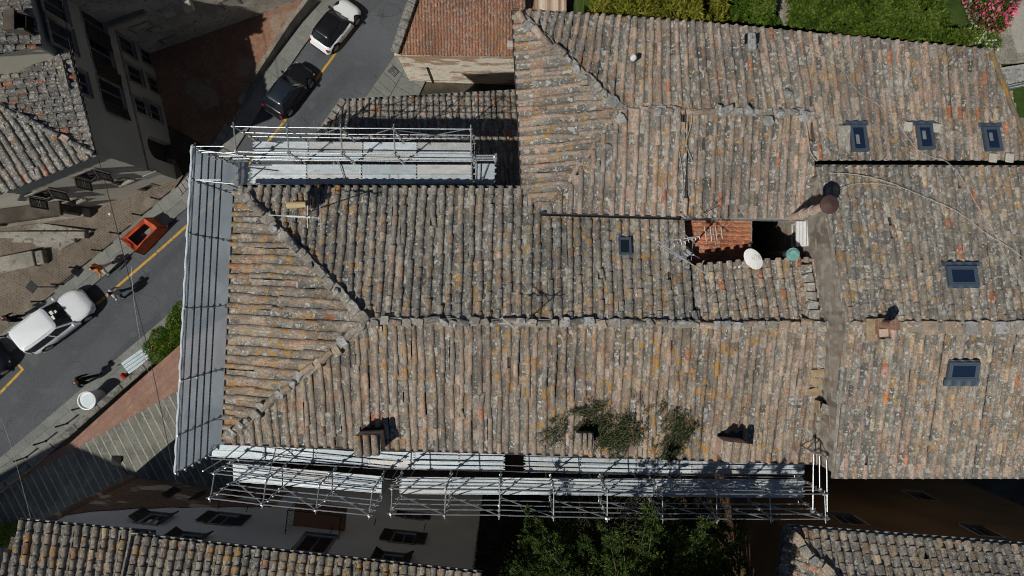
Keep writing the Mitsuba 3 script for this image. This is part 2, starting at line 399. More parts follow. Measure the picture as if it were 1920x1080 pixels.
leaf('leaf_cut', [(.60, (.020, .045, .016)), (.92, (.034, .068, .022)), (1, (.09, .085, .04))], trans=.4)
leaf('petal_pink', [(.5, (.62, .09, .18)), (.85, (.72, .16, .28)), (1, (.78, .36, .45))], trans=.3)
leaf('petal_white', [(1, (.72, .72, .66))], .15)
pr('bark', mottled((.075, .058, .042), (.13, .105, .08), 6, .3), .95, .1)
pr('twig', mottled((.16, .12, .08), (.22, .17, .12), 6, .2), .9, .1)
pr('terracotta', (.36, .17, .09), .8, .2)
# vehicles, people
bs('paint_white', {'type': 'principled', 'base_color': {'type': 'rgb', 'value': [.72, .75, .79]}, 'roughness': .35, 'specular': .5, 'clearcoat': .8, 'clearcoat_gloss': .9})
bs('paint_black', {'type': 'principled', 'base_color': {'type': 'rgb', 'value': [.006, .007, .011]}, 'roughness': .28, 'specular': .3, 'clearcoat': .5, 'clearcoat_gloss': .95})
bs('paint_blueblack', {'type': 'principled', 'base_color': {'type': 'rgb', 'value': [.010, .017, .030]}, 'roughness': .28, 'specular': .4, 'clearcoat': 1.0, 'clearcoat_gloss': .95})
pr('trim_black', (.015, .015, .016), .6, .3)
pr('tyre', (.016, .016, .016), .85, .2)
pr('rim', (.42, .43, .44), .35, .5, metallic=.7)
pr('lamp_clear', (.55, .57, .6), .15, .6)
pr('lamp_red', (.32, .012, .010), .2, .6)
pr('paper', (.75, .75, .74), .8, .2)
pr('orange_mesh', mottled((.40, .062, .022), (.52, .095, .036), 5, .2), .6, .3)
pr('red_plastic', (.60, .035, .02), .5, .4)
pr('bench_slat', (.50, .60, .64), .5, .4)
pr('skin', (.42, .25, .17), .6, .3)
pr('hair_dark', (.025, .017, .012), .6, .3)
pr('cloth_black', (.014, .014, .016), .9, .15)
pr('cloth_orange', (.55, .17, .04), .9, .15)
pr('cloth_grey', (.40, .41, .43), .9, .15)
pr('cloth_pale', (.55, .54, .52), .9, .15)
pr('cloth_denim', (.045, .06, .10), .9, .15)
pr('bag_red', (.45, .03, .02), .7, .3)

pr('weathered_stone', mottled((.30, .28, .245), (.42, .395, .35), 1.3, .2, (.24, .22, .19)), .9, .15)
def peeling(p, n, uv):
    """old brick under flaking limewash, courses along z"""
    s = p.x; v = p.z / .075; row = dr.floor(v); u = s / .26 + .5 * (row - 2 * dr.floor(row / 2))
    fu, fv = u - dr.floor(u), v - row
    j = dr.minimum(dr.minimum(fu, 1 - fu) * 3.4, dr.minimum(fv, 1 - fv))
    b = mix(C(.30, .17, .11), C(.42, .27, .18), cell_rand(dr.floor(u), row, 3)) * (.7 + .6 * noise(p.x * 17, p.z * 17))
    b = mix(C(.50, .43, .33), b, smoothstep(.05, .2, j))
    w = C(.76, .71, .62) * (.72 + .56 * fbm(p.x * 5, p.z * 11, 0, 3))
    k = smoothstep(.42, .58, fbm(p.x * 1.3 + 4, p.z * 3.2, 0, 4) + .16 * smoothstep(-.9, -2.9, p.z) - .22 * smoothstep(-1.3, -.6, p.z))
    c = mix(b, w, k * .85)
    return mix(c, C(.16, .12, .09), smoothstep(.012, .003, dr.abs(noise(p.x * 1.4, p.z * 2.6, 9) - .5)) * .6)
pr('peeling_brick', peeling, .95, .1)
pr('dark_shade_stone', mottled((.06, .052, .044), (.10, .088, .075), 1.5, .25), .9, .1)  # own dark stone on the chimney, painted shade on portico and roof step
pr('ledge_stone', mottled((.20, .188, .165), (.29, .272, .24), 1.2, .3, (.15, .14, .12)), .9, .15)

def party(p, n, uv):
    c = mix(C(.20, .175, .15), C(.33, .295, .255), fbm(p.y * 1.1, p.z * 1.1, p.x, 4))
    c *= .70 + .60 * fbm(p.y * 9, p.z * 5, 1, 4)
    c = mix(c, C(.12, .105, .09), smoothstep(.58, .75, fbm(p.y * 2.6 + 9, p.z * .7, 3, 3)) * .7)
    c = mix(c, C(.40, .37, .33), smoothstep(.68, .78, noise(p.y * 6, p.z * 6, 5)) * .6)
    return mix(c, C(.26, .15, .10), smoothstep(.74, .8, noise(p.y * 4 + 30, p.z * 9, 2)) * .7)
pr('party_render', party, .95, .1)

pr('ridge_tan', mottled((.30, .225, .17), (.37, .30, .225), 3.0, .35, (.45, .43, .40)), .9, .15)

leaf('leaf_shade', [(.55, (.014, .026, .010)), (.85, (.022, .040, .013)), (1, (.04, .065, .018))], trans=.4)  # near-black leaf colour standing in for shade between the tree's shoots
pr('shaded_steel', mottled((.075, .08, .085), (.13, .135, .14), 7, .2), .5, .4, metallic=.3)  # darker copy of the scaffold steel, shade behind the sheeting painted in
# ------------------------------------------------------------------ clay tile roofs
class House:
    """collects walls, holes, roof slabs and tiles of one building; finish() writes the entries"""
    def __init__(s, name, label, category='house'):
        s.key = thing(name, label, category)
        s.walls, s.holes, s.roof, s.tiles, s.uv, s.size, s.pan, s.panuv = [], [], [], [], [], [], [], []
    def part(s, name, mesh, bsdf, smooth=False, uv=None): return add(f'{s.key}__{name}', mesh, bsdf, smooth, uv)
    def finish(s, wall_bsdf, most=300, bed='roof_bed'):
        if s.walls:
            w = s.walls[0]
            for x in s.walls[1:]: w = w + x
            for h in s.holes: w = w - h
            q = w.to_mesh()
            add(f'{s.key}__wall', M(q.vert_properties[:, :3], q.tri_verts), wall_bsdf)
        if s.roof:
            add(f'{s.key}__roof', cat(s.roof), bed)
        if s.tiles:
            V, U, Z = np.concatenate(s.tiles), np.concatenate(s.uv), np.concatenate(s.size)
            order = np.argsort(-Z)
            own = order[:most]
            for i in own:
                k = fresh(f'{s.key}__roof__tile')
                scene[k] = mikit.ply((V[i], TILE_F), 'clay', smooth=True, uv=U[i])
            rest = order[most:]
            if len(rest):
                f = (TILE_F[None] + np.arange(len(rest))[:, None, None] * V.shape[1]).reshape(-1, 3)
                k = f'{s.key}__roof__further_tile'
                scene[k] = mikit.ply((V[rest].reshape(-1, 3), f), 'clay', smooth=True, uv=U[rest].reshape(-1, 2))
                tag(k, kind='stuff')
        if s.pan:
            V, U = np.concatenate(s.pan), np.concatenate(s.panuv)
            f = (PAN_F[None] + np.arange(len(V))[:, None, None] * V.shape[1]).reshape(-1, 3)
            k = f'{s.key}__roof__channel_tile'
            scene[k] = mikit.ply((V.reshape(-1, 3), f), 'clay', smooth=True, uv=U.reshape(-1, 2))
            tag(k, kind='stuff')

NT = 8
_th = np.linspace(0, np.pi, NT)
_i = np.arange(NT - 1)
TILE_F = np.vstack([np.c_[_i, _i + NT, _i + 1], np.c_[_i + 1, _i + NT, _i + NT + 1],
                    np.c_[_i + 2 * NT, _i + 1 + 2 * NT, _i + 3 * NT], np.c_[_i + 1 + 2 * NT, _i + 1 + 3 * NT, _i + 3 * NT]])[:, ::-1].copy()
NPN = 5
_j = np.arange(NPN - 1)
PAN_F = np.vstack([np.c_[_j, _j + 1, _j + NPN], np.c_[_j + 1, _j + NPN + 1, _j + NPN],
                   np.c_[_j + 2 * NPN, _j + 3 * NPN, _j + 1 + 2 * NPN], np.c_[_j + 1 + 2 * NPN, _j + 3 * NPN, _j + 1 + 3 * NPN]])

def tile_face(house, plane, pxpoly, pitch, expo, pal, pal2=None, skew=None, cover=.60, seed=0, slabth=.12, jit=1.0, flip=False, wander=.02, rise=.54, cut=(), down=None, deep=.004, lips=1.0, chan=9, chp=.8):
    """covers one sloping face with rows of half-round tiles over channels"""
    r = np.random.default_rng(1000 + seed)
    pts = np.array([q if len(q) == 3 else plane.hit(*q) for q in pxpoly])
    n = plane.n
    d = plane.down if down is None else np.asarray(down, float)      # along the row, towards the eave
    d = d - n * (d @ n); d /= np.linalg.norm(d)
    a = np.cross(n, d)                                   # across the rows
    O = pts.mean(0); O[2] = plane.z(O[0], O[1])
    loc = lambda q: np.c_[(q - O) @ a, -(q - O) @ d]
    poly = Polygon(loc(pts)).buffer(0)
    for c in cut:
        poly = poly.difference(Polygon(loc(np.array([plane.hit(*q) for q in c]))))
    house.roof.append(slab(plane.up_by(-.035), np.array([O[:2] + u * a[:2] - v * d[:2] for u, v in shapely.geometry.polygon.orient(Polygon(loc(pts)).buffer(-.03)).exterior.coords[:-1]]), slabth))
    u0, v0, u1, v1 = poly.bounds
    vm = (v0 + v1) / 2
    sk = skew if callable(skew) else (lambda u: (skew or 0.0))
    k0, k1 = int(math.floor((u0 - 2) / pitch)), int(math.ceil((u1 + 2) / pitch))
    ph = r.random()
    cov, pan = [], []
    for k in range(2 * k0, 2 * k1 + 1):
        is_pan = k % 2
        uc = (k / 2 + ph) * pitch + (0 if is_pan else r.normal() * .012 * jit)
        s_ = sk(uc)
        p0, p1 = (uc + s_ * (v0 - 1 - vm), v0 - 1), (uc + s_ * (v1 + 1 - vm), v1 + 1)
        cut_ = LineString([p0, p1]).intersection(poly)
        if cut_.is_empty: continue
        a1, a2, f1, f2 = r.random(4) * [6.28, 6.28, .5, .9] + [0, 0, .5, .9]
        for seg in getattr(cut_, 'geoms', [cut_]):
            if seg.geom_type != 'LineString' or seg.length < .08: continue
            (_, va), (_, vb) = sorted(seg.coords, key=lambda q: q[1])
            v = va - (.05 + r.random() * .02 if not is_pan else .02)
            ex = expo * (1 + r.normal() * .03)
            first = True
            while v < vb - .06:
                L = min(ex * 1.14, vb - v + .02)
                wob = wander * jit * (math.sin(v * f1 + a1) + .5 * math.sin(v * f2 * 2 + a2))
                uu = uc + s_ * (v - vm) + wob
                row = (uu, v, L, s_, r.random(), r.random())
                if not is_pan and jit > .5 and r.random() < .003: v += ex; first = False; continue
                (pan if is_pan else cov).append(row)
                v += ex * (1 + (r.normal() * .055 if not first else 0) * jit); first = False
    def place(rows, isp):
        q = np.array(rows); N = len(q)
        u, v, L, s_, r1, r2 = q.T
        if not isp:
            w = cover * pitch / 2 * (1 + r.normal(size=N) * .05 * jit)
            lift = (.018 + .010 * r.random(N) * jit) * lips
            hl, hu = w * rise * 1.55, w * .84 * rise * 1.45
            yaw = s_ + r.normal(size=N) * .020 * jit
            roll = r.normal(size=N) * .06 * jit
            lat = r.normal(size=N) * .008 * jit
            odd = r.random(N) < .016 * (jit > .5); yaw = yaw + odd * r.normal(size=N) * .16; lat = lat + odd * r.normal(size=N) * .03; lift = lift + odd * .015
            c, sn = np.cos(_th), np.sin(_th)
            def ring(wd, hh, base, vv):
                x = -wd[:, None] * c; z = hh[:, None] * sn + base[:, None]
                x, z = x + roll[:, None] * z, z - roll[:, None] * x
                return np.stack([u[:, None] + lat[:, None] + x + (yaw * (vv - v))[:, None], np.broadcast_to(vv[:, None], x.shape), z], -1)
            lo, up = ring(w, hl, lift, v), ring(w * .86, hu, lift * 0, v + L)
            inn = ring(w * .80, hl * .76, lift - .004, v + .002)
            g = np.concatenate([lo, up, lo, inn], 1)
        else:
            w = np.full(N, pitch * (1 - cover) * .5 + .045)
            x = np.linspace(-1, 1, NPN)
            def ring(wd, base, vv, dep=.034):
                z = dep * x[None] ** 2 + base[:, None] - deep
                return np.stack([u[:, None] + wd[:, None] * x + 0 * z, np.broadcast_to(vv[:, None], z.shape), z], -1)
            lo, up = ring(w, np.full(N, .022), v), ring(w, np.zeros(N), v + L)
            g = np.concatenate([lo, up, lo, ring(w, np.full(N, -.006), v)], 1)
        W = O + g[..., :1] * a - g[..., 1:2] * d + g[..., 2:] * n
        p = np.full(N, pal, float)
        if pal2 is not None:
            other, share = pal2
            p = np.where(r.random(N) < share, other, p)
        cr = np.minimum(r1, .999)
        if isp:
            p = np.full(N, pal, float) if chan is None else np.where(r.random(N) < chp, chan, p)
        uv = np.repeat(np.stack([p + cr, r2 * (.95 if isp else 1)], -1)[:, None], g.shape[1], 1)
        if isp:
            house.pan.append(W); house.panuv.append(uv)
        else:
            house.tiles.append(W); house.uv.append(uv)
            m = W.mean(1); D = H - m[:, 2]
            px, py = 960 + m[:, 0] / D * F, 540 - m[:, 1] / D * F
            inside = (px > 0) & (px < 1920) & (py > 0) & (py < 1080)
            house.size.append(np.where(inside, L * w / D ** 2, 1e-9 * L))
    if cov: place(cov, 0)
    if pan: place(pan, 1)

def caps(house, a, b, pal, step=.36, w=.17, seed=0, lift=.07, mix_flat=.45, name='ridge_tile', rocks=0.0, jit=1.0, wander=.05):
    """tiles and flat slabs bedded in mortar along a ridge or hip, each its own piece"""
    r = np.random.default_rng(5000 + seed)
    a, b = np.asarray(a, float), np.asarray(b, float)
    L = np.linalg.norm(b - a); d = (b - a) / L
    ax = axes(d)
    # mortar bed
    k = max(3, int(L / .3)); t = np.linspace(0, L, k)
    path = a + t[:, None] * d + ax[1] * (r.normal(size=k) * .025)[:, None] + ax[2] * .0
    bed = []
    for i in range(k - 1):
        bed.append(beam(path[i] + ax[2] * (lift - .075), path[i + 1] + ax[2] * (lift - .075) + d * .02, w * (1.0 + .5 * r.random()), .09))
    house.part('roof__mortar_bed', cat(bed), 'mortar')
    s = 0.0
    while s < L - .1:
        l = step * (.8 + .45 * r.random())
        c = a + d * (s + l / 2) + ax[1] * r.normal() * .045 * jit + ax[2] * (lift + .02 * r.random() * jit)
        an = r.normal() * .10 * jit
        A = np.array([ax[0] * math.cos(an) + ax[1] * math.sin(an), -ax[0] * math.sin(an) + ax[1] * math.cos(an), ax[2]])
        q = r.random()
        if q < rocks:
            st = stone(c + ax[2] * .02, (.26 + .12 * r.random(), .20 + .12 * r.random(), .14 + .06 * r.random()), int(r.integers(1e6)))
            house.part('roof__ridge_stone', st, 'ridge_grey' if r.random() < .55 else 'ridge_stone', 40)
        elif q < rocks + mix_flat:
            hx, hy, hz = l * (.36 + .13 * r.random()), w * (.62 + .34 * r.random()), .03 + .025 * r.random()
            cn = np.array([[sx * hx * (1 - .30 * r.random() ** 2), sy * hy * (1 - .35 * r.random() ** 2)] for sx in (-1, 1) for sy in (-1, 1)] + [[0, hy * 1.05], [0, -hy * 1.05]])
            m = hull(np.vstack([np.c_[cn, np.full(6, -hz)], np.c_[cn * .93, hz + r.normal(size=6) * .006]]))
            v = np.array(m.vertices)
            tl = r.normal(size=2) * .13 * jit
            v[:, 2] += tl[0] * v[:, 0] + tl[1] * v[:, 1] + .012 * (meshkit.noise(v * 9 + s) - .5)
            house.part('roof__ridge_slab', M(v @ A + c, m.faces), ('ridge_stone', 'mortar', 'ridge_grey', 'ridge_stone', 'ridge_tan')[int(r.integers(5))])
        else:
            ww = w * (.62 + .1 * r.random())
            g = []
            for (vv, sc_, z0) in ((-.55 * l, 1, .02), (.60 * l, .86, 0)):
                g.append(np.c_[np.full(NT, vv), -ww * sc_ * np.cos(_th), ww * sc_ * .95 * np.sin(_th) + z0 - .03])
            inn = np.c_[np.full(NT, -.55 * l + .002), -ww * .8 * np.cos(_th), ww * .74 * np.sin(_th) - .02]
            v = np.vstack([g[0], g[1], g[0], inn]) @ A + c
            uv = np.tile([pal + r.random() * .97, r.random()], (len(v), 1))
            kk = fresh(f'{house.key}__roof__ridge_tile')
            scene[kk] = mikit.ply((v, TILE_F[:, ::-1]), 'clay', smooth=True, uv=uv)
        s += l

# ------------------------------------------------------------------ walls with windows, placed on a facade
class Facade:
    """a vertical wall plane through A and B (xy), seen with the outside on the right when walking from A to B ... n points outwards"""
    def __init__(s, A, B, out):
        s.A, s.B = np.asarray(A[:2], float), np.asarray(B[:2], float)
        s.d = (s.B - s.A); s.L = np.linalg.norm(s.d); s.d /= s.L
        s.n = np.array([s.d[1], -s.d[0]])
        if s.n @ np.asarray(out[:2], float) < 0: s.n = -s.n
    def hit(s, px, py):
        k = np.array([(px - 960) / F, (540 - py) / F])
        D = (s.A @ s.n) / (k @ s.n)
        return float((k * D - s.A) @ s.d), H - D
    def p(s, u, z, o=0.0):
        q = s.A + s.d * u + s.n * o
        return V3(q[0], q[1], z)
    @property
    def ax(s): return np.array([[*s.d, 0], [*s.n, 0], [0, 0, 1.0]])
    def box(s, u0, u1, z0, z1, o0, o1, r=0):
        c = s.p((u0 + u1) / 2, (z0 + z1) / 2, (o0 + o1) / 2)
        f = rbox if r else bx
        return f(c, (abs(u1 - u0), abs(o1 - o0), abs(z1 - z0)), s.ax, *((r,) if r else ()))
    def rect(s, pa, pb):
        (u0, z0), (u1, z1) = s.hit(*pa), s.hit(*pb)
        return min(u0, u1), max(u0, u1), min(z0, z1), max(z0, z1)

def window(h, f, u0, u1, z0, z1, shutters=None, deep=.22, surround='pale', sill=True, bars=True, glassb='glass'):
    ax = f.ax
    h.holes.append(mani(bxo(f, u0, u1, z0, z1, -deep, .3)))
    k = fresh(f'{h.key}__window')
    fr = [f.box(u0 + .002, u0 + .06, z0 + .002, z1 - .002, -deep + .10, -deep + .16), f.box(u1 - .06, u1 - .002, z0 + .002, z1 - .002, -deep + .10, -deep + .16),
          f.box(u0 + .062, u1 - .062, z0 + .002, z0 + .07, -deep + .10, -deep + .16), f.box(u0 + .062, u1 - .062, z1 - .07, z1 - .002, -deep + .10, -deep + .16)]
    if bars: fr.append(f.box((u0 + u1) / 2 - .04, (u0 + u1) / 2 + .04, z0 + .072, z1 - .072, -deep + .11, -deep + .155))
    scene[k] = mikit.ply(cat(fr), 'window_frame')
    add(f'{k}__pane', f.box(u0 + .055, u1 - .055, z0 + .065, z1 - .065, -deep + .115, -deep + .135), glassb)
    if sill: add(f'{k}__sill', f.box(u0 - .10, u1 + .10, z0 - .07, z0 - .004, -.05, .09, .01), 'stone_wall')
    if surround:
        b = 'stone_wall' if surround == 'stone' else 'old_render'
        add(f'{k}__surround', cat([f.box(u0 - .12, u0 - .003, z0, z1, -.04, .025), f.box(u1 + .003, u1 + .12, z0, z1, -.04, .025), f.box(u0 - .12, u1 + .12, z1 + .003, z1 + .12, -.04, .025)]), b)
    if shutters:
        w = (u1 - u0) / 2
        for sg, ue in ((-1, u0), (1, u1)):
            an = math.radians(shutters)            # angle away from the wall
            D = np.array([sg * f.d[0] * math.cos(an) + f.n[0] * math.sin(an), sg * f.d[1] * math.cos(an) + f.n[1] * math.sin(an), 0])
            a = f.p(ue + sg * .02, (z0 + z1) / 2, .05)
            A = np.array([D, np.cross([0, 0, 1], D), [0, 0, 1]])
            ks = add(f'{k}__shutter', cat([bx(a + D * x, (.06, .045, z1 - z0), A) for x in (.03, w - .03)] + [bx(a + D * w / 2 + [0, 0, zz], (w - .125, .045, .06), A) for zz in (-(z1 - z0) / 2 + .03, 0, (z1 - z0) / 2 - .03)]
                        + [bx(a + D * w / 2 + [0, 0, zz], (w - .125, .022, .045), A) for zz in np.arange(-(z1 - z0) / 2 + .1, (z1 - z0) / 2 - .08, .075) if abs(zz) > .055]), 'shutter')
    return k
def bxo(f, u0, u1, z0, z1, o0, o1): return f.box(u0, u1, z0, z1, o0, o1)

def inset(pts, d):
    return np.array(shapely.geometry.polygon.orient(Polygon(np.asarray(pts)[:, :2]).buffer(-d, join_style=2)).exterior.coords[:-1])
def gutter(house, pts, bsdf='gutter_metal', r=.07, name='gutter', drop=.03):
    """half-round gutter along an eave"""
    pts = np.asarray(pts, float)
    th = np.linspace(math.pi, 2 * math.pi, 7)
    ms = []
    for a, b in zip(pts[:-1], pts[1:]):
        x, y, z, L = frame(a, b)
        side = np.cross([0, 0, 1.0], z); side /= np.linalg.norm(side)
        up = np.cross(z, side)
        ro = np.cos(th)[:, None] * side * r + np.sin(th)[:, None] * up * r - [0, 0, drop]
        ri = np.cos(th)[:, None] * side * (r - .012) + np.sin(th)[:, None] * up * (r - .012) - [0, 0, drop]
        v = np.vstack([a + ro, b + ro, a + ri, b + ri]); k = np.arange(6)
        f = np.vstack([np.c_[k, k + 1, k + 7], np.c_[k + 1, k + 8, k + 7], np.c_[k + 14, k + 21, k + 15], np.c_[k + 15, k + 21, k + 22], [[0, 7, 14], [7, 21, 14], [6, 20, 13], [13, 20, 27]]])
        ms.append(M(v, f))
    return house.part(name, cat(ms), bsdf)
# ================================================================== the setting: street, pavements, piazza
def gsheet(key, px, dz, bsdf, label=None):
    k = add(key, sheet(G, px, dz), bsdf)
    tag(k, label, None, None, 'structure')
    return k
k = add('ground', prism([(-160, -160), (160, -160), (160, 160), (-160, 160)], -16, -14), 'soil'); tag(k, 'bare ground below the village', kind='structure')
k = add('alley_ground', prism([(-15.5, -60), (60, -60), (60, -3.6), (-15.5, -3.6)], -14, -4.6), 'soil'); tag(k, 'dark bare ground of the back alley', kind='structure')
tp = [G.hit(*q)[:2] for q in [(-190, 1035), (24, 887), (140, 790), (378, 583), (430, 538), (900, 500), (1150, 300), (1150, -900), (-1100, -900), (-1100, 1700)]]
k = add('terrain', slab(G, np.array(shapely.geometry.polygon.orient(Polygon(tp)).exterior.coords[:-1]), .5, -.03), 'soil'); tag(k, 'sloping ground under the street', kind='structure')

# road edges in photo pixels, running up the street
RL = [(-220, 858), (36, 649), (202, 514), (355, 388), (420, 318), (500, 190), (570, 88), (640, 0), (720, -110)]       # hotel side
RR = [(-220, 1010), (0, 860), (116, 762), (352, 560), (480, 430), (600, 290), (685, 185), (743, 102), (790, 20), (850, -110)]
gsheet('road', RL + RR[::-1], .0, 'asphalt', 'dark grey asphalt street climbing past the houses')
# pavement beds and slabs: strips between two edge lines
def along(line, t):
    pts = np.array(line, float); s = np.r_[0, np.cumsum(np.linalg.norm(np.diff(pts, axis=0), axis=1))]
    return np.stack([np.interp(t * s[-1], s, pts[:, 0]), np.interp(t * s[-1], s, pts[:, 1])], -1)
def strip(holder, name, ea, eb, n, top, bsdf, gap=.012, thick=.10, plane=G, jit=.15, seed=0):
    """stones laid between edge lines ea and eb (photo pixels), n along"""
    r = np.random.default_rng(seed)
    t = np.linspace(0, 1, n + 1); t[1:-1] += r.normal(size=n - 1) * jit / n
    A, B = along(ea, t), along(eb, t)
    for k in range(n):
        qs = np.array([plane.hit(*q) for q in (A[k], A[k + 1], B[k + 1], B[k])])[:, :2]
        poly = Polygon(qs).buffer(-gap)
        if poly.is_empty or poly.geom_type != 'Polygon': continue
        m = slab(plane, np.array(shapely.geometry.polygon.orient(poly).exterior.coords[:-1]), thick, top + r.normal() * .003)
        uv = np.tile([r.random(), r.random()], (len(m.vertices), 1))
        kk = fresh(f'{holder}__{name}')
        scene[kk] = mikit.ply(m, bsdf, uv=uv)
def off(line, dx, dy): return [(x + dx, y + dy) for x, y in line]
L1 = [(-220, 858), (36, 649), (202, 514), (355, 388)]
L2 = [(-229, 842), (28, 636), (191, 502), (344, 374)]
L3 = [(-243, 820), (16, 618), (176, 486), (330, 352)]
gsheet('pavement', L1 + L3[::-1], .03, 'mortar', 'grey stone pavement along the hotel side of the street')
strip('pavement', 'kerb_slab', L1, L2, 18, .12, 'paving', seed=1, jit=.06, gap=.006)
strip('pavement', 'slab', L2, L3, 17, .12, 'paving', seed=2, jit=.06, gap=.006)
# upper stretch of the same side, past the parked cars
U1 = [(355, 388), (420, 318), (500, 190), (570, 88), (640, 0), (680, -52)]
U2 = [(340, 370), (402, 300), (476, 172), (548, 68), (616, -22), (655, -72)]
U3 = [(330, 355), (392, 285), (462, 163), (537, 58), (606, -30), (646, -82)]
gsheet('pavement', U1 + U3[::-1], .03, 'mortar', 'narrow grey pavement beside the parked cars')
strip('pavement_001', 'slab', U1, U2, 15, .12, 'paving', seed=3, jit=.06, gap=.006)
strip('pavement_001', 'sett', U2, U3, 62, .125, 'kerb_stone', gap=.02, seed=4)
# house side: pavement with kerb, lower stretch
R1 = [(-220, 1010), (0, 860), (116, 762), (352, 560), (400, 512)]
R2 = [(-205, 1022), (10, 873), (127, 775), (364, 573), (412, 525)]
R3 = [(-190, 1040), (24, 893), (140, 795), (378, 590), (425, 540)]
gsheet('pavement', R1 + R3[::-1], .03, 'mortar', 'stone pavement in front of the low parapet wall')
strip('pavement_002', 'kerb_slab', R1, R2, 17, .12, 'paving', seed=5, jit=.06, gap=.005)
strip('pavement_002', 'slab', R2, R3, 24, .12, 'paving', seed=6, jit=.06, gap=.005)
# upper right: triangular pavement by the brick outbuilding
Q1 = [(600, 290), (685, 185), (743, 102)]
Q2 = [(640, 310), (722, 200), (762, 125)]
Q3 = [(690, 330), (770, 215), (800, 150)]
gsheet('pavement', Q1 + Q3[::-1], .03, 'mortar', 'corner pavement below the brick outbuilding wall')
strip('pavement_003', 'slab', Q1, Q2, 12, .12, 'paving', seed=7)
strip('pavement_003', 'slab', Q2, Q3, 10, .12, 'paving', seed=8)
c = G.hit(737, 135, .125)
k = thing('drain_grate', 'square iron drain grate set in the pavement by the brick wall', 'drain grate')
add(f'{k}__frame', cat([bx(c + [dx, dy, 0], s, axes([.66, .75, -.07])) for dx, dy, s in ((0, 0, (.50, .50, .012)),)]), 'iron')
ax = axes([.66, .75, -.07])
for q in np.linspace(-.19, .19, 7): add(f'{k}__bar', bx(c + ax[1] * q + [0, 0, .012], (.44, .028, .02), ax), 'clamp_steel')
# herringbone brick apron in front of the hotel
gsheet('piazza', [(-240, 824), (16, 618), (176, 486), (330, 352), (345, 330), (330, 300), (250, 290), (100, 350), (-60, 400), (-260, 500)], .10, 'herringbone', 'worn herringbone brick apron in front of the corner building')
# red brick piazza raised behind a low wall
pz = Plane(G.hit(455, 200, .25), G.hit(612, -30, 1.05), G.hit(330, 110, .3))
pts = [(452, 196), (470, 160), (545, 45), (622, -52), (640, -75), (560, -70), (430, -20), (290, 75), (250, 180), (300, 290), (345, 333), (400, 280)]
k = add('piazza', sheet(pz, pts, 0), 'brick_paving'); tag(k, 'sloping red brick piazza between the buildings', kind='structure')
k = thing('retaining_wall', 'low dark stone wall holding the brick piazza above the pavement', 'wall')
wl = [(452, 197), (470, 160), (545, 45), (622, -52)]
wp = [pz.hit(*q) for q in wl]
for a, b in zip(wp[:-1], wp[1:]):
    a, b = a.copy(), b.copy()
    n = max(1, int(np.linalg.norm(b - a) / .75))
    for t in range(n):
        p, q = a + (b - a) * t / n, a + (b - a) * (t + 1) / n
        lo = min(G.z(p[0], p[1]), G.z(q[0], q[1])) - .2
        d = (q - p) / np.linalg.norm(q - p)
        m = hull([p + [0, 0, .12] + d * .01, q + [0, 0, .12] - d * .01, p + ax[1] * .22 + [0, 0, .12] + d * .01, q + ax[1] * .22 + [0, 0, .12] - d * .01] + [V3(*w[:2], lo) for w in (p + d * .01, q - d * .01, p + ax[1] * .22 + d * .01, q + ax[1] * .22 - d * .01)])
        add(f'{k}__stone', m, 'stone_wall')
# painted parking bays
def paint(key, px, w, dz, label):
    pts = np.array([G.hit(*q, dz) for q in px]); ms = []
    dd = [(b - a) / np.linalg.norm(b - a) for a, b in zip(pts[:-1], pts[1:])]
    nrm = [np.cross([0, 0, 1], d) for d in dd]
    nn = [nrm[0]] + [(a + b) / np.linalg.norm(a + b) / max(.6, math.sqrt((1 + a @ b) / 2)) for a, b in zip(nrm[:-1], nrm[1:])] + [nrm[-1]]
    v = np.vstack([[p + n * w / 2, p - n * w / 2] for p, n in zip(pts, nn)])
    i = np.arange(len(pts) - 1) * 2
    k = add(key, M(v, np.vstack([np.c_[i, i + 1, i + 3], np.c_[i, i + 3, i + 2]])), 'yellow_paint'); tag(k, label, kind='structure')
def cur(px, n=24): return [tuple(q) for q in spline(np.array(px, float), n)]
paint('road_marking', cur([(82, 660), (184, 568), (270, 494), (358, 416), (430, 346), (505, 262), (595, 146), (678, 33)], 30) + [], .13, .006, 'long yellow line bounding the parking bays')
paint('road_marking', [(676, 32), (664, 26)], .13, .010, 'short yellow end mark by the white car with a black roof')
paint('road_marking', [(-180, 905), (0, 737), (42, 693), (33, 683)], .13, .006, 'yellow line with a hooked end beside the black car at the bend')
paint('road_marking', [(88, 655), (78, 645)], .13, .010, 'short yellow end mark behind the white car')

# ================================================================== stairs, brick path and parapet on the lower left
top0, top1 = (-34, 940), (356, 720)
NS = 30
k = thing('stairs', 'broad stone stairs with pale nosings going down beside the brick path', 'stairs')
labels[k]['kind'] = 'structure'; labels[k].pop('category')
zz = lambda t: -.85 + .6 * t
stp = []
for s_ in range(NS + 6):
    t = s_ / NS
    px = (top0[0] + (top1[0] - top0[0]) * t, top0[1] + (top1[1] - top0[1]) * t)
    z = zz(t)
    a = P(px[0], px[1], z)
    b = a + np.array([1.05, -2.05, 0]) * 2.3
    stp.append((a, b, z))
for (a, b, z), (a2, b2, z2) in zip(stp[:-1], stp[1:]):
    n1 = np.array([a[:2], a2[:2], b2[:2], b[:2]])
    add(f'{k}__step', prism(Polygon(n1).buffer(0), z - .6, z), 'step_stone')
    d = (a2 - a); d[2] = 0
    e = d[:2] / np.linalg.norm(d) * .11
    for h in range(3):
        q0, q1 = a + (b - a) * h / 3, a + (b - a) * (h + 1) / 3 - (b - a) / np.linalg.norm(b - a) * .012
        add(f'{k}__nosing', prism([q0[:2] - e * .2, q0[:2] + e * .34, q1[:2] + e * .34, q1[:2] - e * .2], z - .2, z + .012), 'nosing')
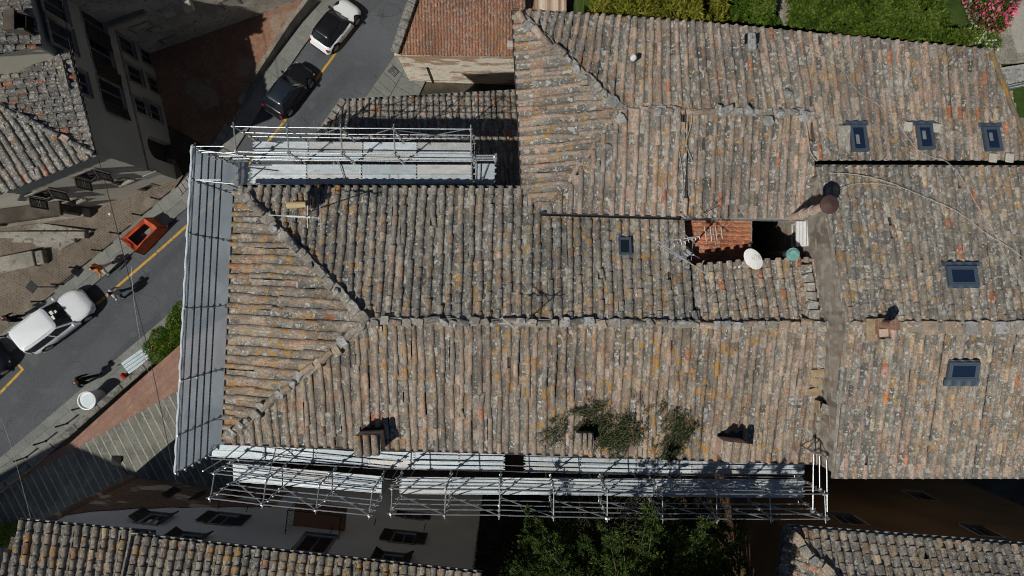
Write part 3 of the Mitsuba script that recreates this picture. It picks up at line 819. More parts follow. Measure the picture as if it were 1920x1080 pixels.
# brick path follows the stairs' upper edge, on a ramp
rp = Plane(P(-34, 940, -.83), P(356, 720, -.28), P(345, 640, -.7))
k = add('path', sheet(rp, [(-60, 955), (-34, 940), (356, 720), (430, 678), (430, 590), (345, 640), (230, 742), (135, 828), (0, 905), (-60, 930)], .03), 'brick_path')
tag(k, 'red brick path between the parapet and the stairs', kind='structure')
# parapet: rough stones along the pavement edge
k = thing('parapet_wall', 'low rough stone parapet between the pavement and the brick path', 'wall')
pl = [(-190, 1035), (24, 887), (140, 790), (378, 583), (430, 538)]
pa = along(pl, np.linspace(0, 1, 15))
r = np.random.default_rng(31)
for p, q in zip(pa[:-1], pa[1:]):
    h0 = .80 + .55 * p[0] / 378
    a, b = G.hit(*p, h0), G.hit(*q, h0); a[2] -= h0; b[2] -= h0
    d = (b - a) / np.linalg.norm(b - a); nn = np.cross([0, 0, 1], d)
    h = h0 + r.normal() * .010
    m = rbox((a + b) / 2 + [0, 0, h / 2 - 1.2] - nn * .22, (np.linalg.norm(b - a) - .012, .36 + r.normal() * .015, h + 2.4), axes(d), .03)
    add(f'{k}__coping_stone', m, 'parapet_stone')

# ================================================================== garden terrace behind the houses
GZ = 8.2
gl = Level(GZ)
k = add('garden_ground', prism([P(1120, -200, GZ)[:2], P(2300, -200, GZ)[:2], P(2300, 330, GZ)[:2], P(1100, 330, GZ)[:2]], -9, GZ), 'lawn_ground'); tag(k, 'grassy garden terrace behind the tiled house', kind='structure')
def gpoly(key, px, dz, bsdf, label):
    k = add(key, sheet(Level(GZ), px, dz), bsdf); tag(k, label, kind='structure')
gpoly('garden_path', [(1468, -40), (1486, 10), (1490, 60), (1500, 90), (1460, 90), (1470, 50), (1452, 10), (1440, -40)], .03, 'gravel', 'narrow bare path between the hedges')
gpoly('garden_path', [(1790, -40), (1812, 30), (1830, 62), (1838, 120), (1960, 120), (1960, -40), (1900, -40), (1890, 20), (1850, 52), (1822, 5), (1812, -40)], .03, 'gravel', 'dusty gravel corner of the garden round the pink roses')
gpoly('garden_paving', [(1893, -40), (1890, 46), (1905, 100), (2000, 100), (2000, -40)], .045, 'pale_flags', 'pale paved strip at the corner of the garden')
# ================================================================== the long hipped house in the middle, under scaffolding
ZE, ZR = 10.4, 11.6
h = House('hipped_house', 'long old house with a hipped roof of grey and brown tiles, scaffolding round it')
R1, R2 = P(690, 602, ZR), P(1557, 610, ZR)
pN = Plane(R1, R2, P(700, 353, ZE))
pS = Plane(R1, R2, P(1000, 847, ZE))
pW = Plane(R1, P(442, 352, ZE), P(420, 828, ZE))
hN = pN.hit(446, 353); hS = pS.hit(421, 828)
tile_face(h, pN, [(447, 353), (1012, 354), (1013, 398), (1279, 405), (1290, 500), (1309, 606), (690, 602)], .318, .335, 0, (1, .18), seed=1, cover=.60, rise=.64, deep=.013)
tile_face(h, pN.up_by(-.10), [(1293, 500), (1400, 491), (1524, 486), (1556, 608), (1312, 606)], .318, .33, 3, (1, .3), seed=2, cover=.60, skew=-.06, rise=.62, deep=.018)
tile_face(h, pW, [(442, 354), (688, 602), (421, 827)], .335, .40, 1, (3, .30), seed=3, chp=.5, cover=.56, wander=.03, deep=.010, rise=.60)
tile_face(h, pS, [(421, 828), (690, 603), (1557, 610), (1548, 866), (985, 847)], .300, .40, 1, (2, .25), seed=4, chp=.55, cover=.56, wander=.03, deep=.008, rise=.62,
          cut=[[(672, 795), (724, 795), (724, 836), (672, 836)], [(1076, 797), (1110, 797), (1110, 828), (1076, 828)], [(1340, 806), (1392, 806), (1392, 846), (1340, 846)]])
up = lambda q, d: q + V3(0, 0, d)
caps(h, up(pN.hit(462, 366), .05), up(R1, .03), 0, step=.40, w=.20, seed=1, lift=.14, mix_flat=.56, rocks=.26)
caps(h, up(pS.hit(428, 820), .05), up(R1, .03), 1, step=.36, w=.19, seed=2, lift=.08, mix_flat=.55, rocks=.24)
caps(h, up(R1, .03) + V3(.1, 0, 0), up(pN.hit(1310, 607), .03), 0, step=.36, w=.17, seed=3, lift=.10, mix_flat=.50, rocks=.24)
caps(h, up(pN.hit(1312, 608), -.02), up(R2, 0), 2, step=.34, w=.16, seed=4, lift=.05, mix_flat=.5, rocks=.05)
# flat slabs on the verge near the party wall
r = np.random.default_rng(77)
for py in np.arange(505, 600, 17):
    c = pN.hit(1512 + (py - 505) * .17, py, .06)
    m = rbox(c, (.34, .30, .05), axes([1, r.normal() * .1, 0]), .01); h.part('roof__verge_slab', m, 'ridge_stone' if r.random() < .7 else 'ridge_grey')
for py in np.arange(620, 860, 20):
    c = pS.hit(1541 - (py - 620) * .01, py, .07)
    m = rbox(c, (.30, .34, .045), axes([1, r.normal() * .12, .03]), .01); h.part('roof__verge_slab', m, 'ridge_stone' if r.random() < .8 else 'mortar')
for px, py, zr in ((1533, 700, .1), (1530, 716, -.25), (1528, 735, .2)):
    c = pS.hit(px, py, .14); h.part('roof__board', bx(c, (.42, .24, .02), axes([1, zr, .06])), 'wood')
wallpts = inset([pN.hit(447, 353), pN.hit(1012, 354), pN.hit(1013, 398), pN.hit(1279, 405), pN.hit(1290, 497), pN.hit(1524, 487), R2, pS.hit(1548, 866), pS.hit(985, 847), pS.hit(421, 828)], .28)
h.walls.append(cprism(wallpts, -5.5, ZE - .16))
fW = Facade(wallpts[0], wallpts[1], (0, 1))
gutter(h, [pN.hit(444, 350, -.02), pN.hit(1012, 351, -.02)], 'gutter_metal')
gutter(h, [pS.hit(419, 831, -.02), pS.hit(985, 850, -.02), pS.hit(1542, 869, -.02)], 'gutter_metal')
gutter(h, [pW.hit(440, 354, -.02), pW.hit(418, 829, -.02)], 'gutter_metal')
h.part('flashing', bx(pN.hit(1026, 388, .16), (.34, .34, .03), axes([1, 0, 0])), 'gutter_grey')
# ---- chimneys on this roof
def chimney_box(h, plane, px, size, hh, bs='brick_chimney', ang=0.0):
    c = plane.hit(*px)
    A = np.array([[math.cos(ang), math.sin(ang), 0], [-math.sin(ang), math.cos(ang), 0], [0, 0, 1]])
    return c, A
def chimney(h, plane, px, w, d, hh, ang, bsdf, top='pots', capb='clay', open_=True):
    """brick stack with openings towards the eave under a cap of half tiles"""
    c, A = chimney_box(h, plane, px, 0, 0, ang=ang)
    k = fresh(f'{h.key}__chimney')
    t = .09
    zb, zt = c[2] - .5, c[2] + hh
    at = lambda x, y, z: V3(*(c[:2] + x * A[0][:2] + y * A[1][:2]), z)
    st = [bx(at(0, 0, (zb + zt) / 2), (w, d, zt - zb), A)]
    for sx in (-1, 1):
        for sy in (-1, 1): st.append(bx(at(sx * (w / 2 - t / 2 - .001), sy * (d / 2 - t / 2 - .001), zt + .12), (t, t, .24), A))
    st.append(bx(at(0, d / 2 - .031, zt + .12), (w - 2 * t - .004, .06, .238), A))
    scene[k] = mikit.ply(cat(st), bsdf)
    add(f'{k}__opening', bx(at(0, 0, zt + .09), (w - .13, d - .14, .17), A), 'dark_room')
    zc = zt + .25
    n = 3
    for q in range(n):
        x = (q - (n - 1) / 2) * w / n
        ww = w / n * .46
        yy = (-d / 2 - .05, d / 2 + .05)
        g = [np.c_[-ww * s_ * np.cos(_th), np.full(NT, y), ww * s_ * .9 * np.sin(_th) + z] for y, s_, z in ((yy[0], 1, .0), (yy[1], .86, .10))]
        inn = np.c_[-ww * .8 * np.cos(_th), np.full(NT, yy[0] + .002), ww * .7 * np.sin(_th)]
        v = np.vstack([g[0], g[1], g[0], inn]) @ A + at(x, 0, zc)
        kk = fresh(f'{k}__cap_tile'); scene[kk] = mikit.ply((v, TILE_F), capb, smooth=True, uv=np.tile([1 + random.random() * .9, random.random()], (len(v), 1)))
    add(f'{k}__cap_slab', bx(at(0, 0, zc - .02), (w + .06, d + .06, .04), A), 'mortar')
    return at, zc
at, zc = chimney(h, pS, (700, 822), .78, .58, .72, .06, 'brick_chimney')
at, zc = chimney(h, pS, (1092, 818), .50, .46, .48, 0, 'stone_wall')
at, zc = chimney(h, pS, (1362, 834), .78, .56, .72, -.10, 'pink_plaster')
# low broken stack on the grey slope, half a yellowish flue tile lying on it
at, zc = chimney(h, pN, (577, 382), .52, .40, .42, .02, 'brick_chimney')
v = []
# pale skylight hatch
def skylight(h, plane, corners, dz=.10, apron='none', glass='skylight_glass', curtain=None, fw=.10):
    """roof window: frame, pane, flashing; corners: 4 photo pixels round the frame's outside, eave side last two"""
    q = [plane.hit(*p, dz) for p in corners]
    n = plane.n
    c = sum(q) / 4
    k = fresh(f'{h.key}__skylight')
    e0, e1 = (q[1] - q[0]), (q[3] - q[0])
    W, L = np.linalg.norm((q[1] - q[0] + q[2] - q[3]) / 2), np.linalg.norm((q[3] - q[0] + q[2] - q[1]) / 2)
    x = (q[1] - q[0] + q[2] - q[3]); x /= np.linalg.norm(x)
    y = np.cross(n, x)
    A = np.array([x, y, n])
    bxl = lambda X, Y, Zz, sx, sy, sz, r=.008: rbox(c + x * X + y * Y + n * Zz, (sx, sy, sz), A, r)
    fr = [bxl(-W / 2 + fw / 2, 0, 0, fw, L, .14), bxl(W / 2 - fw / 2, 0, 0, fw, L, .14), bxl(0, L / 2 - fw / 2, .002, W - .01, fw, .14), bxl(0, -L / 2 + fw / 2, .002, W - .01, fw, .14)]
    i2 = fw * .6
    fr += [bxl(-W / 2 + fw + i2 / 2, 0, .02, i2, L - 2 * fw, .09), bxl(W / 2 - fw - i2 / 2, 0, .02, i2, L - 2 * fw, .09), bxl(0, L / 2 - fw - i2 / 2, .022, W - 2 * fw - .01, i2, .09), bxl(0, -L / 2 + fw + i2 / 2, .022, W - 2 * fw - .01, i2, .09)]
    scene[k] = mikit.ply(cat(fr), 'slate_blue')
    add(f'{k}__pane', bx(c + n * .03, (W - 2 * fw, L - 2 * fw, .02), A), glass)
    return k, c, A, W, L
def apron(k, c, A, W, L, side, w2, l2, dz=-.005):
    """lead apron that follows the tiles' waves on the eave side"""
    nx, ny = 33, 3
    u = np.linspace(-w2 / 2, w2 / 2, nx); v = np.linspace(0, l2, ny)
    U, Vv = np.meshgrid(u, v)
    zz_ = .025 * np.cos(U / .30 * 2 * np.pi) * (.3 + .7 * Vv / l2) - .02 - Vv * .10
    pts = c + U.ravel()[:, None] * A[0] + (side * (L / 2 - .01) + side * Vv.ravel())[:, None] * A[1] + (zz_.ravel() + dz + .035)[:, None] * A[2]
    i, j = np.meshgrid(np.arange(nx - 1), np.arange(ny - 1)); q = (j * nx + i).ravel()
    add(f'{k}__flashing', M(pts, np.vstack([np.c_[q, q + 1, q + nx + 1], np.c_[q, q + nx + 1, q + nx]])), 'slate_blue', True)
k_, c, A, W, L = skylight(h, pN, [(1159, 446), (1183, 446), (1184, 478), (1160, 478)], .10, fw=.045, glass='glass')
h.finish('old_render')

# yellowish broken half tile on the chimney
k = thing('loose_tile', 'long pale yellow half tile lying on top of the broken chimney', 'roof tile')
c = pN.hit(556, 384, .85); A = axes([1, .05, 0])
g = [np.c_[np.full(NT, x), -.11 * s_ * np.cos(_th), .10 * s_ * np.sin(_th)] for x, s_ in ((-.30, 1), (.30, .85))]
v = np.vstack([g[0], g[1], g[0], np.c_[np.full(NT, -.298), -.085 * np.cos(_th), .075 * np.sin(_th)]]) @ A + c
labels.pop(k); scene['loose_tile'] = mikit.ply((v, TILE_F[:, ::-1]), pr('pale_clay', (.50, .40, .22), .85, .2), smooth=True); tag('loose_tile', 'long pale yellow half tile lying on top of the broken chimney', 'roof tile')

# ================================================================== the tiled house behind it (upper right), draining north, west and south
h = House('tiled_house', 'pinkish tan tiled house with a hip and three skylights, behind the hipped house')
Ra, Rb = P(1163, 205, 11.25), P(1520, 214, 11.25)
qN = Plane(Ra, Rb, P(1300, 44, 10.55))
qS = Plane(Ra, Rb, P(1250, 402, 10.86))
qW = Plane(Ra, P(964, 22, 10.5), P(980, 350, 10.55))
def fan(u): return 0.0
mid = qN.hit(1350, 120)[0]
tile_face(h, qN, [(964, 20), (1300, 44), (1860, 97), (1925, 262), (1945, 300), (1526, 300), (1521, 214), (1163, 205)], .298, .44, 2, (3, .38), seed=11, cover=.54, rise=.66, deep=.006,
          skew=lambda u: np.interp(u, [-7, -3, 1, 4, 9], [.10, .02, -.10, -.02, .22]), jit=.8,
          cut=[[(1592, 236), (1624, 236), (1628, 286), (1596, 286)], [(1716, 236), (1748, 236), (1752, 282), (1720, 282)], [(1842, 240), (1873, 240), (1876, 284), (1848, 284)]])
tile_face(h, qS.up_by(.15), [(1163, 206), (1282, 203), (1285, 404), (1020, 396), (1070, 345)], .335, .44, 2, None, seed=12, cover=.54, jit=.8, rise=.62, deep=.006)
tile_face(h, qS, [(1283, 206), (1520, 214), (1528, 330), (1513, 408), (1283, 405)], .298, .42, 2, (1, .25), seed=13, cover=.54, jit=.9, rise=.62, deep=.006)
tile_face(h, qW, [(964, 20), (1162, 206), (1068, 344), (1018, 395), (982, 350)], .31, .48, 2, (1, .15), seed=14, cover=.52, rise=.6, deep=.006, skew=-.03, wander=.03)
caps(h, up(qN.hit(972, 30), .04), up(Ra, .02), 2, step=.40, w=.20, seed=11, lift=.12, mix_flat=.5, rocks=.14)
caps(h, up(qS.hit(1030, 392), .06), up(Ra, .02), 2, step=.5, w=.12, seed=12, lift=.04, mix_flat=.25, rocks=.25)
caps(h, up(Ra, .02), up(Rb, .0), 2, step=.46, w=.15, seed=13, lift=.05, mix_flat=.5, rocks=.22)
def rock(h, plane, px, s, b='ridge_grey', seed=0):
    h.part('roof__stone', stone(plane.hit(*px, s * .3 + .14), (s * 1.15, s * .95, s * .55), seed), b)
for q, s_ in (((1099, 148), .33), ((1164, 222), .40), ((1152, 248), .28), ((1137, 276), .28), ((1120, 310), .30), ((1235, 211), .32), ((1212, 212), .26), ((1255, 209), .26), ((1403, 205), .38), ((1441, 226), .36), ((1478, 175), .34), ((1509, 218), .40), ((1365, 205), .40), ((1490, 212), .3), ((1462, 212), .34), ((1345, 202), .3)):
    rock(h, qS if q[1] > 200 else qN, q, s_, 'ridge_grey' if s_ > .3 else 'ridge_stone', int(q[0]))
# skylights and their aprons
for i_, (cs, lab) in enumerate([([(1593, 235), (1623, 235), (1627, 284), (1597, 284)], 0), ([(1717, 235), (1747, 235), (1753, 280), (1723, 280)], 1), ([(1842, 239), (1872, 239), (1879, 283), (1849, 283)], 2)]):
    k_, c, A, W, L = skylight(h, qN, cs, .13, fw=.055)
    apron(k_, c, A, W, L, 1, W + .22, .16)
    add(f'{k_}__blind', bx(c + A[2] * .042 + A[1] * (.06 if i_ else -.05) - A[0] * .05, (W * .22, L * .35, .003), A), 'gutter_grey')
# half-round wire-glass tile patch left of the first skylight, loose white slabs
for dx in np.arange(0, 3):
    m = rbox(qN.hit(1576 + dx * 7, 262, .10 + .02 * dx), (.13, .9, .03), axes([1, -.04, 0]), .01); h.part('roof__patch_slab', m, 'ridge_stone')
for px, py in ((1703, 237), (1756, 240), (1862, 296), (1893, 296)):
    h.part('roof__patch_slab', rbox(qN.hit(px, py, .12), (.26, .28, .03), axes([1, -.1, 0]), .01), 'pale_stone')
h.part('roof__verge_tile', cat([pipe(qN.hit(1858 + t * 64, 99 + t * 163, .06), qN.hit(1858 + (t + .098) * 64, 99 + (t + .098) * 163, .07), .075, 10) for t in np.arange(0, 1.2, .1)]), pr('lichen_gold', mottled((.17, .145, .11), (.33, .19, .04), 1.4, .3), .9, .1), 40)
# vents
k = f'{h.key}__vent_pipe'
c = qN.hit(1183, 117)
scene[k] = mikit.ply(pipe(c - [0, 0, .2], c + [0, 0, .42], .085, 14), 'gutter_grey', smooth=40)
add(f'{k}__cowl', cat([pipe(c + [0, 0, .40], c + [0, 0, .50], .10, 16), pipe(c + [0, 0, .50], c + [0, 0, .56], .10, 16, .06)]), 'white_pvc', 40)
c = qN.hit(1409, 78, .22)
h.part('vent_tile', rbox(c, (.28, .62, .20), np.array([[1, 0, 0], [0, .97, -.24], [0, .24, .97]]), .05), 'ridge_grey')
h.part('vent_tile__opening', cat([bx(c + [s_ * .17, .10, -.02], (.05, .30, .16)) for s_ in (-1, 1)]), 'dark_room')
wp_ = inset([qN.hit(964, 20), qN.hit(1860, 97), qN.hit(1945, 300), qN.hit(1526, 300), qS.hit(1528, 330), qS.hit(1513, 408), qS.hit(1020, 398), qW.hit(982, 350)], .30)
h.walls.append(cprism(wp_, -8, 10.3))
# raised strip of wall where the north slope runs past the ridge
h.part('parapet', cat([hull([qS.hit(1521 + .02, 214), qS.hit(1529, 332), qN.hit(1521, 214), qN.hit(1527, 300)] + [qS.hit(1521, 214) + [.12, 0, -.2], qS.hit(1529, 332) + [.12, 0, -.3]])]), 'mortar')
gutter(h, [qW.hit(961, 18), qW.hit(979, 352)], 'gutter_metal', .055)
gutter(h, [qN.hit(962, 17), qN.hit(1300, 42)], 'gutter_metal', .05)
gutter(h, [qN.hit(1300, 42), qN.hit(1858, 95)], 'gutter_grey', .05)
gutter(h, [qS.hit(1281, 409), qS.hit(1512, 411)], 'gutter_grey', .07)
gutter(h, [qS.hit(1016, 400, .03), qS.hit(1278, 408, .03)], 'iron', .08)  # dark strip painting the shaded gap under this eave, not a real gutter
h.part('roof__eave_board', beam(qS.hit(1018, 398, -.10), qS.hit(1280, 406, -.10), .03, .16), 'iron')  # black board, its colour also stands for the gap's shade
h.part('roof__verge', beam(qS.hit(1284, 206, .10), qS.hit(1286, 404, .10), .03, .14), 'dark_shade_stone')  # dark strip painted in to strengthen the shadow line of the roof step
h.finish('old_render')

# ================================================================== the gabled house on the right
h = House('gabled_house', 'high gabled house with mixed tan and terracotta tiles and two blue framed skylights')
Ga, Gb = P(1588, 602, 12.75), P(2120, 604, 12.75)
gN = Plane(Ga, Gb, P(1720, 313, 11.68))
gS = Plane(Ga, Gb, P(1720, 892, 11.6))
tile_face(h, gN, [(1533, 314), (2100, 316), (2120, 603), (1588, 602)], .255, .36, 3, (0, .42), seed=21, cover=.66, rise=.5, wander=.012,
          cut=[[(1776, 494), (1828, 494), (1832, 540), (1780, 540)]])
tile_face(h, gS, [(1588, 603), (2120, 604), (2100, 892), (1561, 892)], .300, .40, 3, (2, .30), seed=22, cover=.52, rise=.62, deep=.006,
          cut=[[(1780, 676), (1836, 676), (1830, 716), (1774, 716)], [(1622, 596), (1670, 596), (1670, 636), (1622, 636)]])
# flat mortar-bedded ridge course
caps(h, up(Ga, .02) + V3(0, -.18, -.02), up(Gb, .02) + V3(0, -.18, -.02), 2, step=.55, w=.24, seed=21, lift=.09, mix_flat=1.0, rocks=0, jit=.3)
k_, c, A, W, L = skylight(h, gN, [(1773, 499), (1829, 499), (1836, 536), (1780, 536)], .14, fw=.07)
apron(k_, c, A, W, L, 1, W + .25, .14); apron(k_, c, A, W, L, -1, W + .06, .08)
k_, c, A, W, L = skylight(h, gS, [(1780, 678), (1837, 678), (1832, 712), (1775, 712)], .14, fw=.07)
apron(k_, c, A, W, L, -1, W + .16, .22); apron(k_, c, A, W, L, 1, W + .02, .06)
# chimney block on the ridge
k = fresh(f'{h.key}__chimney')
c = P(1645, 610, 12.7)
scene[k] = mikit.ply(cat([bx(c + [.06, -.05, -.1], (.50, .40, .7)), bx(c + [-.28, -.05, .06], (.26, .50, .18))]), 'brick_chimney')
add(f'{k}__slab', rbox(c + [-.27, -.12, .21], (.32, .66, .04), None, .01), 'wood')
add(f'{k}__slab', rbox(c + [.02, .10, .27], (.30, .26, .05), None, .01), 'brick_chimney')
add(f'{k}__slab', rbox(c + [.04, -.20, .275], (.26, .24, .05), axes([1, .06, 0]), .01), 'pink_plaster')
add(f'{k}__pot', pipe(c + [.30, .15, .28], c + [.36, -.32, .22], .085, 10), 'pink_plaster', 40)
add(f'{k}__cowl', cat([pipe(c + [0.04, .06, .28], c + [0.04, .06, .80], .11, 12), pipe(c + [0.04, .06, .80], c + [.04, .06, .86], .16, 12)]), 'brick_chimney', 40)
# gable wall on the west side seen down to the lower roof: rough render
xw = [P(1533, 314, 11.68), P(1588, 602, 12.75), P(1561, 892, 11.6)]
hs = [cprism(inset([P(1536, 316, 11.6), P(2100, 316, 11.6), P(2100, 892, 11.5), P(1564, 892, 11.5)], .05) , -8, 11.45)]
gab = hull([xw[0] + [.06, -.25, -.12], xw[1] + [.04, 0, -.12], xw[2] + [.04, .25, -.12], xw[0] + [8, -.25, -.12], xw[1] + [8, 0, -.12], xw[2] + [8, .25, -.12], xw[0] + [.06, -.25, -3], xw[2] + [.04, .25, -3], xw[0] + [8, -.25, -3], xw[2] + [8, .25, -3]])
h.walls = hs + [mani(gab)]
gutter(h, [gN.hit(1531, 311), gN.hit(2100, 313)], 'gutter_metal', .05)
gutter(h, [gS.hit(1560, 895), gS.hit(2100, 895)], 'gutter_grey', .06)
h.part('verge', cat([pipe(gN.hit(1532 + 56 * t, 314 + 288 * t, .03), gN.hit(1532 + 56 * (t + .1), 314 + 288 * (t + .1), .03), .05, 6) for t in np.arange(0, 1, .1)] +
                    [pipe(gS.hit(1588 - 27 * t, 602 + 290 * t, .03), gS.hit(1588 - 27 * (t + .1), 602 + 290 * (t + .1), .03), .05, 6) for t in np.arange(0, 1, .1)]), 'mortar')
# small roof hatch where the party wall meets the brown slope
k = fresh(f'{h.key}__hatch')
c = pS.hit(1543, 763, .35)
scene[k] = mikit.ply(cat([bx(c + [s_ * .18, 0, 0], (.05, .42, .30)) for s_ in (-1, 1)] + [bx(c + [0, -.19, 0], (.30, .05, .30))]), 'wood')
add(f'{k}__lid', bx(c + [.02, -.05, .2], (.36, .30, .03), axes([1, -.35, 0])), 'mortar')
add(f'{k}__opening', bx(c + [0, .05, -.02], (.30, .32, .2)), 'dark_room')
h.finish('party_render')

# ================================================================== light well between the roofs
h = House('lean_to', 'small lean-to with fresh orange tiles down in the light well', 'lean-to')
wl_ = Plane(P(1285, 415, 10.0), P(1405, 415, 9.6), P(1285, 490, 10.0))
tile_face(h, wl_, [(1270, 408), (1406, 408), (1406, 494), (1270, 494)], .150, .30, 8, None, seed=31, cover=.86, rise=.26, jit=.25, wander=0, down=V3(1, 0, 0), chan=None)
h.part('edge_trim', beam(P(1407, 404, 9.58), P(1407, 496, 9.58), .08, .10), 'gutter_grey')
h.walls.append(cprism([P(1262, 402, 9.6)[:2], P(1404, 402, 9.6)[:2], P(1404, 498, 9.6)[:2], P(1262, 498, 9.6)[:2]], 2, 9.40))
h.finish('old_render')
k = 'gabled_house__window'
c = P(1498, 440, 9.9)
add(k, cat([bx(c + [0, sy * .38, 0], (.10, .05, 1.0)) for sy in (-1, 1)] + [bx(c + [0, 0, sz * .48], (.10, .70, .05)) for sz in (-1, 1)] + [bx(c + [.0, 0, 0], (.08, .05, .9))]), 'white_pvc')
add(f'{k}__pane', bx(c + [.02, 0, 0], (.02, .7, .9)), 'glass')
add(f'{k}__sill', rbox(c + [-.12, 0, .54], (.42, .86, .05), None, .01), 'white_pvc')
add(f'{k}__canopy', cat([bx(c + [-.30 + .10 * q, 0, .62 + .03 * q], (.085, .84, .03)) for q in range(5)]), 'white_pvc')
k = thing('flue', 'tall pink plastered chimney flue with a round brown cap and rope ties', 'flue')
a, b = P(1483, 408, 10.75), P(1554, 384, 13.25)
add(f'{k}__shaft', tube(np.array([a + (b - a) * t for t in np.linspace(0, 1, 12)]), .115 + .01 * np.sin(np.arange(12) * 2.3), 14), 'pink_plaster', 40)
add(f'{k}__cap', cat([pipe(b + [0, 0, .02], b + [0, 0, .06], .27, 24), pipe(b + [0, 0, .06], b + [0, 0, .14], .27, 24, .03)]), 'brown_cap', 40)
for t in (.35, .4, .62): 
    q = a + (b - a) * t; an = np.linspace(0, 2 * np.pi, 17)
    add(f'{k}__tie', tube(np.c_[q[0] + .135 * np.cos(an), q[1] + .135 * np.sin(an), q[2] + .03 * np.cos(an + t * 9)], .012, 5), 'rope')
k = thing('vent_stack', 'dark vent stack with a round green copper cap beside the satellite dish', 'vent')
a, b = P(1440, 482, 8.9), P(1485, 477, 11.0)
add(f'{k}__pipe', pipe(a, b, .16, 16), 'gutter_metal', 40)
add(f'{k}__cap', cat([pipe(b, b + [0, 0, .10], .21, 20), pipe(b + [0, 0, .10], b + [0, 0, .16], .17, 20, .15)]), 'copper_green', 40)
# ================================================================== low wing north of the hipped house, mostly in its shade
h = House('low_wing', 'low tiled wing in the shade between the scaffolding and the tan house', 'house')
pl_ = Plane(P(640, 190, 5.0), P(968, 172, 5.0), P(800, 345, 6.1))
tile_face(h, pl_, [(639, 191), (985, 172), (990, 370), (520, 372), (604, 243)], .262, .36, 7, (0, .25), seed=41, cover=.60, deep=.02, rise=.62, chan=0)
h.walls.append(cprism([pl_.hit(*q)[:2] for q in ((645, 200), (990, 182), (990, 372), (530, 372), (612, 245))], -8, 4.6))
gutter(h, [pl_.hit(636, 188), pl_.hit(985, 169)], 'gutter_grey', .06)
h.part('roof__verge_slab', cat([rbox(pl_.hit(638 - 35 * t, 195 + 50 * t, .08), (.26, .45, .05), axes([1, -.7, 0]), .01) for t in np.linspace(0, 1, 5)]), 'mortar')
h.finish('brick_old')

# ================================================================== brick outbuilding with red machine tiles at the top
h = House('brick_outbuilding', 'old brick outbuilding with a red tile roof and a sunlit peeling wall', 'building')
zo = -.3
po = Plane(P(742, 102, zo), P(985, 104, zo), P(850, 0, zo + .75))
tile_face(h, po, [(745, 101), (985, 104), (985, -90), (800, -90)], .150, .38, 6, None, seed=51, cover=.74, rise=.45, jit=.25, wander=.004, lips=1.6, chan=None)
A_, B_ = P(742, 103, zo), P(985, 105, zo)
d_ = (B_ - A_) / np.linalg.norm(B_ - A_)
n_ = V3(d_[1], -d_[0], 0)
A_, B_ = A_ - n_ * .10, B_ - n_ * .10
bk = P(800, -90, zo)
f = Facade(A_, B_, n_)
h.walls.append(cprism([A_[:2], (B_ + d_ * 2)[:2], (B_ + d_ * 2 + V3(0, 9, 0))[:2], (P(802, -90, zo))[:2]], -10, zo - .06))
u, z = f.hit(803, 112)
h.holes.append(mani(f.box(u - .28, u + .28, z - .55, z + .05, -.35, .2)))
add(f'{h.key}__window', f.box(u - .27, u + .27, z - .54, z + .04, -.33, -.30), 'dark_room')
u2, z2 = f.hit(800, 125); u3, z3 = f.hit(813, 158)
h.part('downpipe', pipe(f.p(u2, z2, .05), f.p(u2, z3, .05), .03, 8), 'iron')
h.part('cornice', f.box(-.08, f.L + 1, zo - .16, zo - .065, -.05, .10), 'brick_old')
# coping stones on the street gable
q0, q1 = po.hit(738, 101), po.hit(785, -40)
r = np.random.default_rng(52)
for t in range(9):
    a, b = q0 + (q1 - q0) * t / 9, q0 + (q1 - q0) * (t + 1) / 9
    h.part('coping_stone', rbox((a + b) / 2 + [.10, 0, .12], (np.linalg.norm(b - a) - .02, .40 + r.normal() * .02, .42), axes(b - a), .02), 'parapet_stone')
h.part('box', bx(po.hit(958, 84, .15), (.36, .30, .30)), 'pale_stone')
h.finish('peeling_brick')

# ================================================================== corner building on the left (beige plaster), its two roofs
h = House('corner_building', 'beige plastered corner building with grey tile roofs and sunlit shuttered facade', 'building')
zh = 4.5
eA, eB, eC = P(133, 97, zh), P(178, 290, zh), P(0, 362, zh)
hp = P(0, 198, zh + 1.0)
pE = Plane(eA, eB, hp); pSE = Plane(eB, eC, hp)
tile_face(h, pE, [(128, 98), (177, 289), (-60, 176), (-60, 130), (0, 122)], .31, .36, 4, (7, .0), seed=61, chan=None, cover=.66, deep=.022, rise=.60)
tile_face(h, pSE, [(177, 290), (0, 362), (-80, 395), (-80, 165)], .36, .40, 4, (7, .30), seed=62, chan=None, cover=.60, deep=.024, rise=.62)
caps(h, up(pE.hit(176, 287), .05), up(hp, .03), 4, step=.46, w=.17, seed=61, lift=.08, mix_flat=.1, rocks=0, jit=.5)
pU = Plane(P(52, -5, 6.1), P(76, 84, 6.1), P(-40, 60, 7.1))
tile_face(h, pU, [(48, -20), (76, 84), (-60, 112), (-80, -60)], .31, .36, 4, (7, .2), seed=63, chan=None, cover=.66, deep=.022, rise=.6)
dE = (eB - eA) / np.linalg.norm(eB - eA); nE = V3(-dE[1], dE[0], 0); nE = nE if nE[0] > 0 else -nE
dS = (eC - eB) / np.linalg.norm(eC - eB); nS = V3(dS[1], -dS[0], 0); nS = nS if nS[1] < 0 else -nS
ov = .30
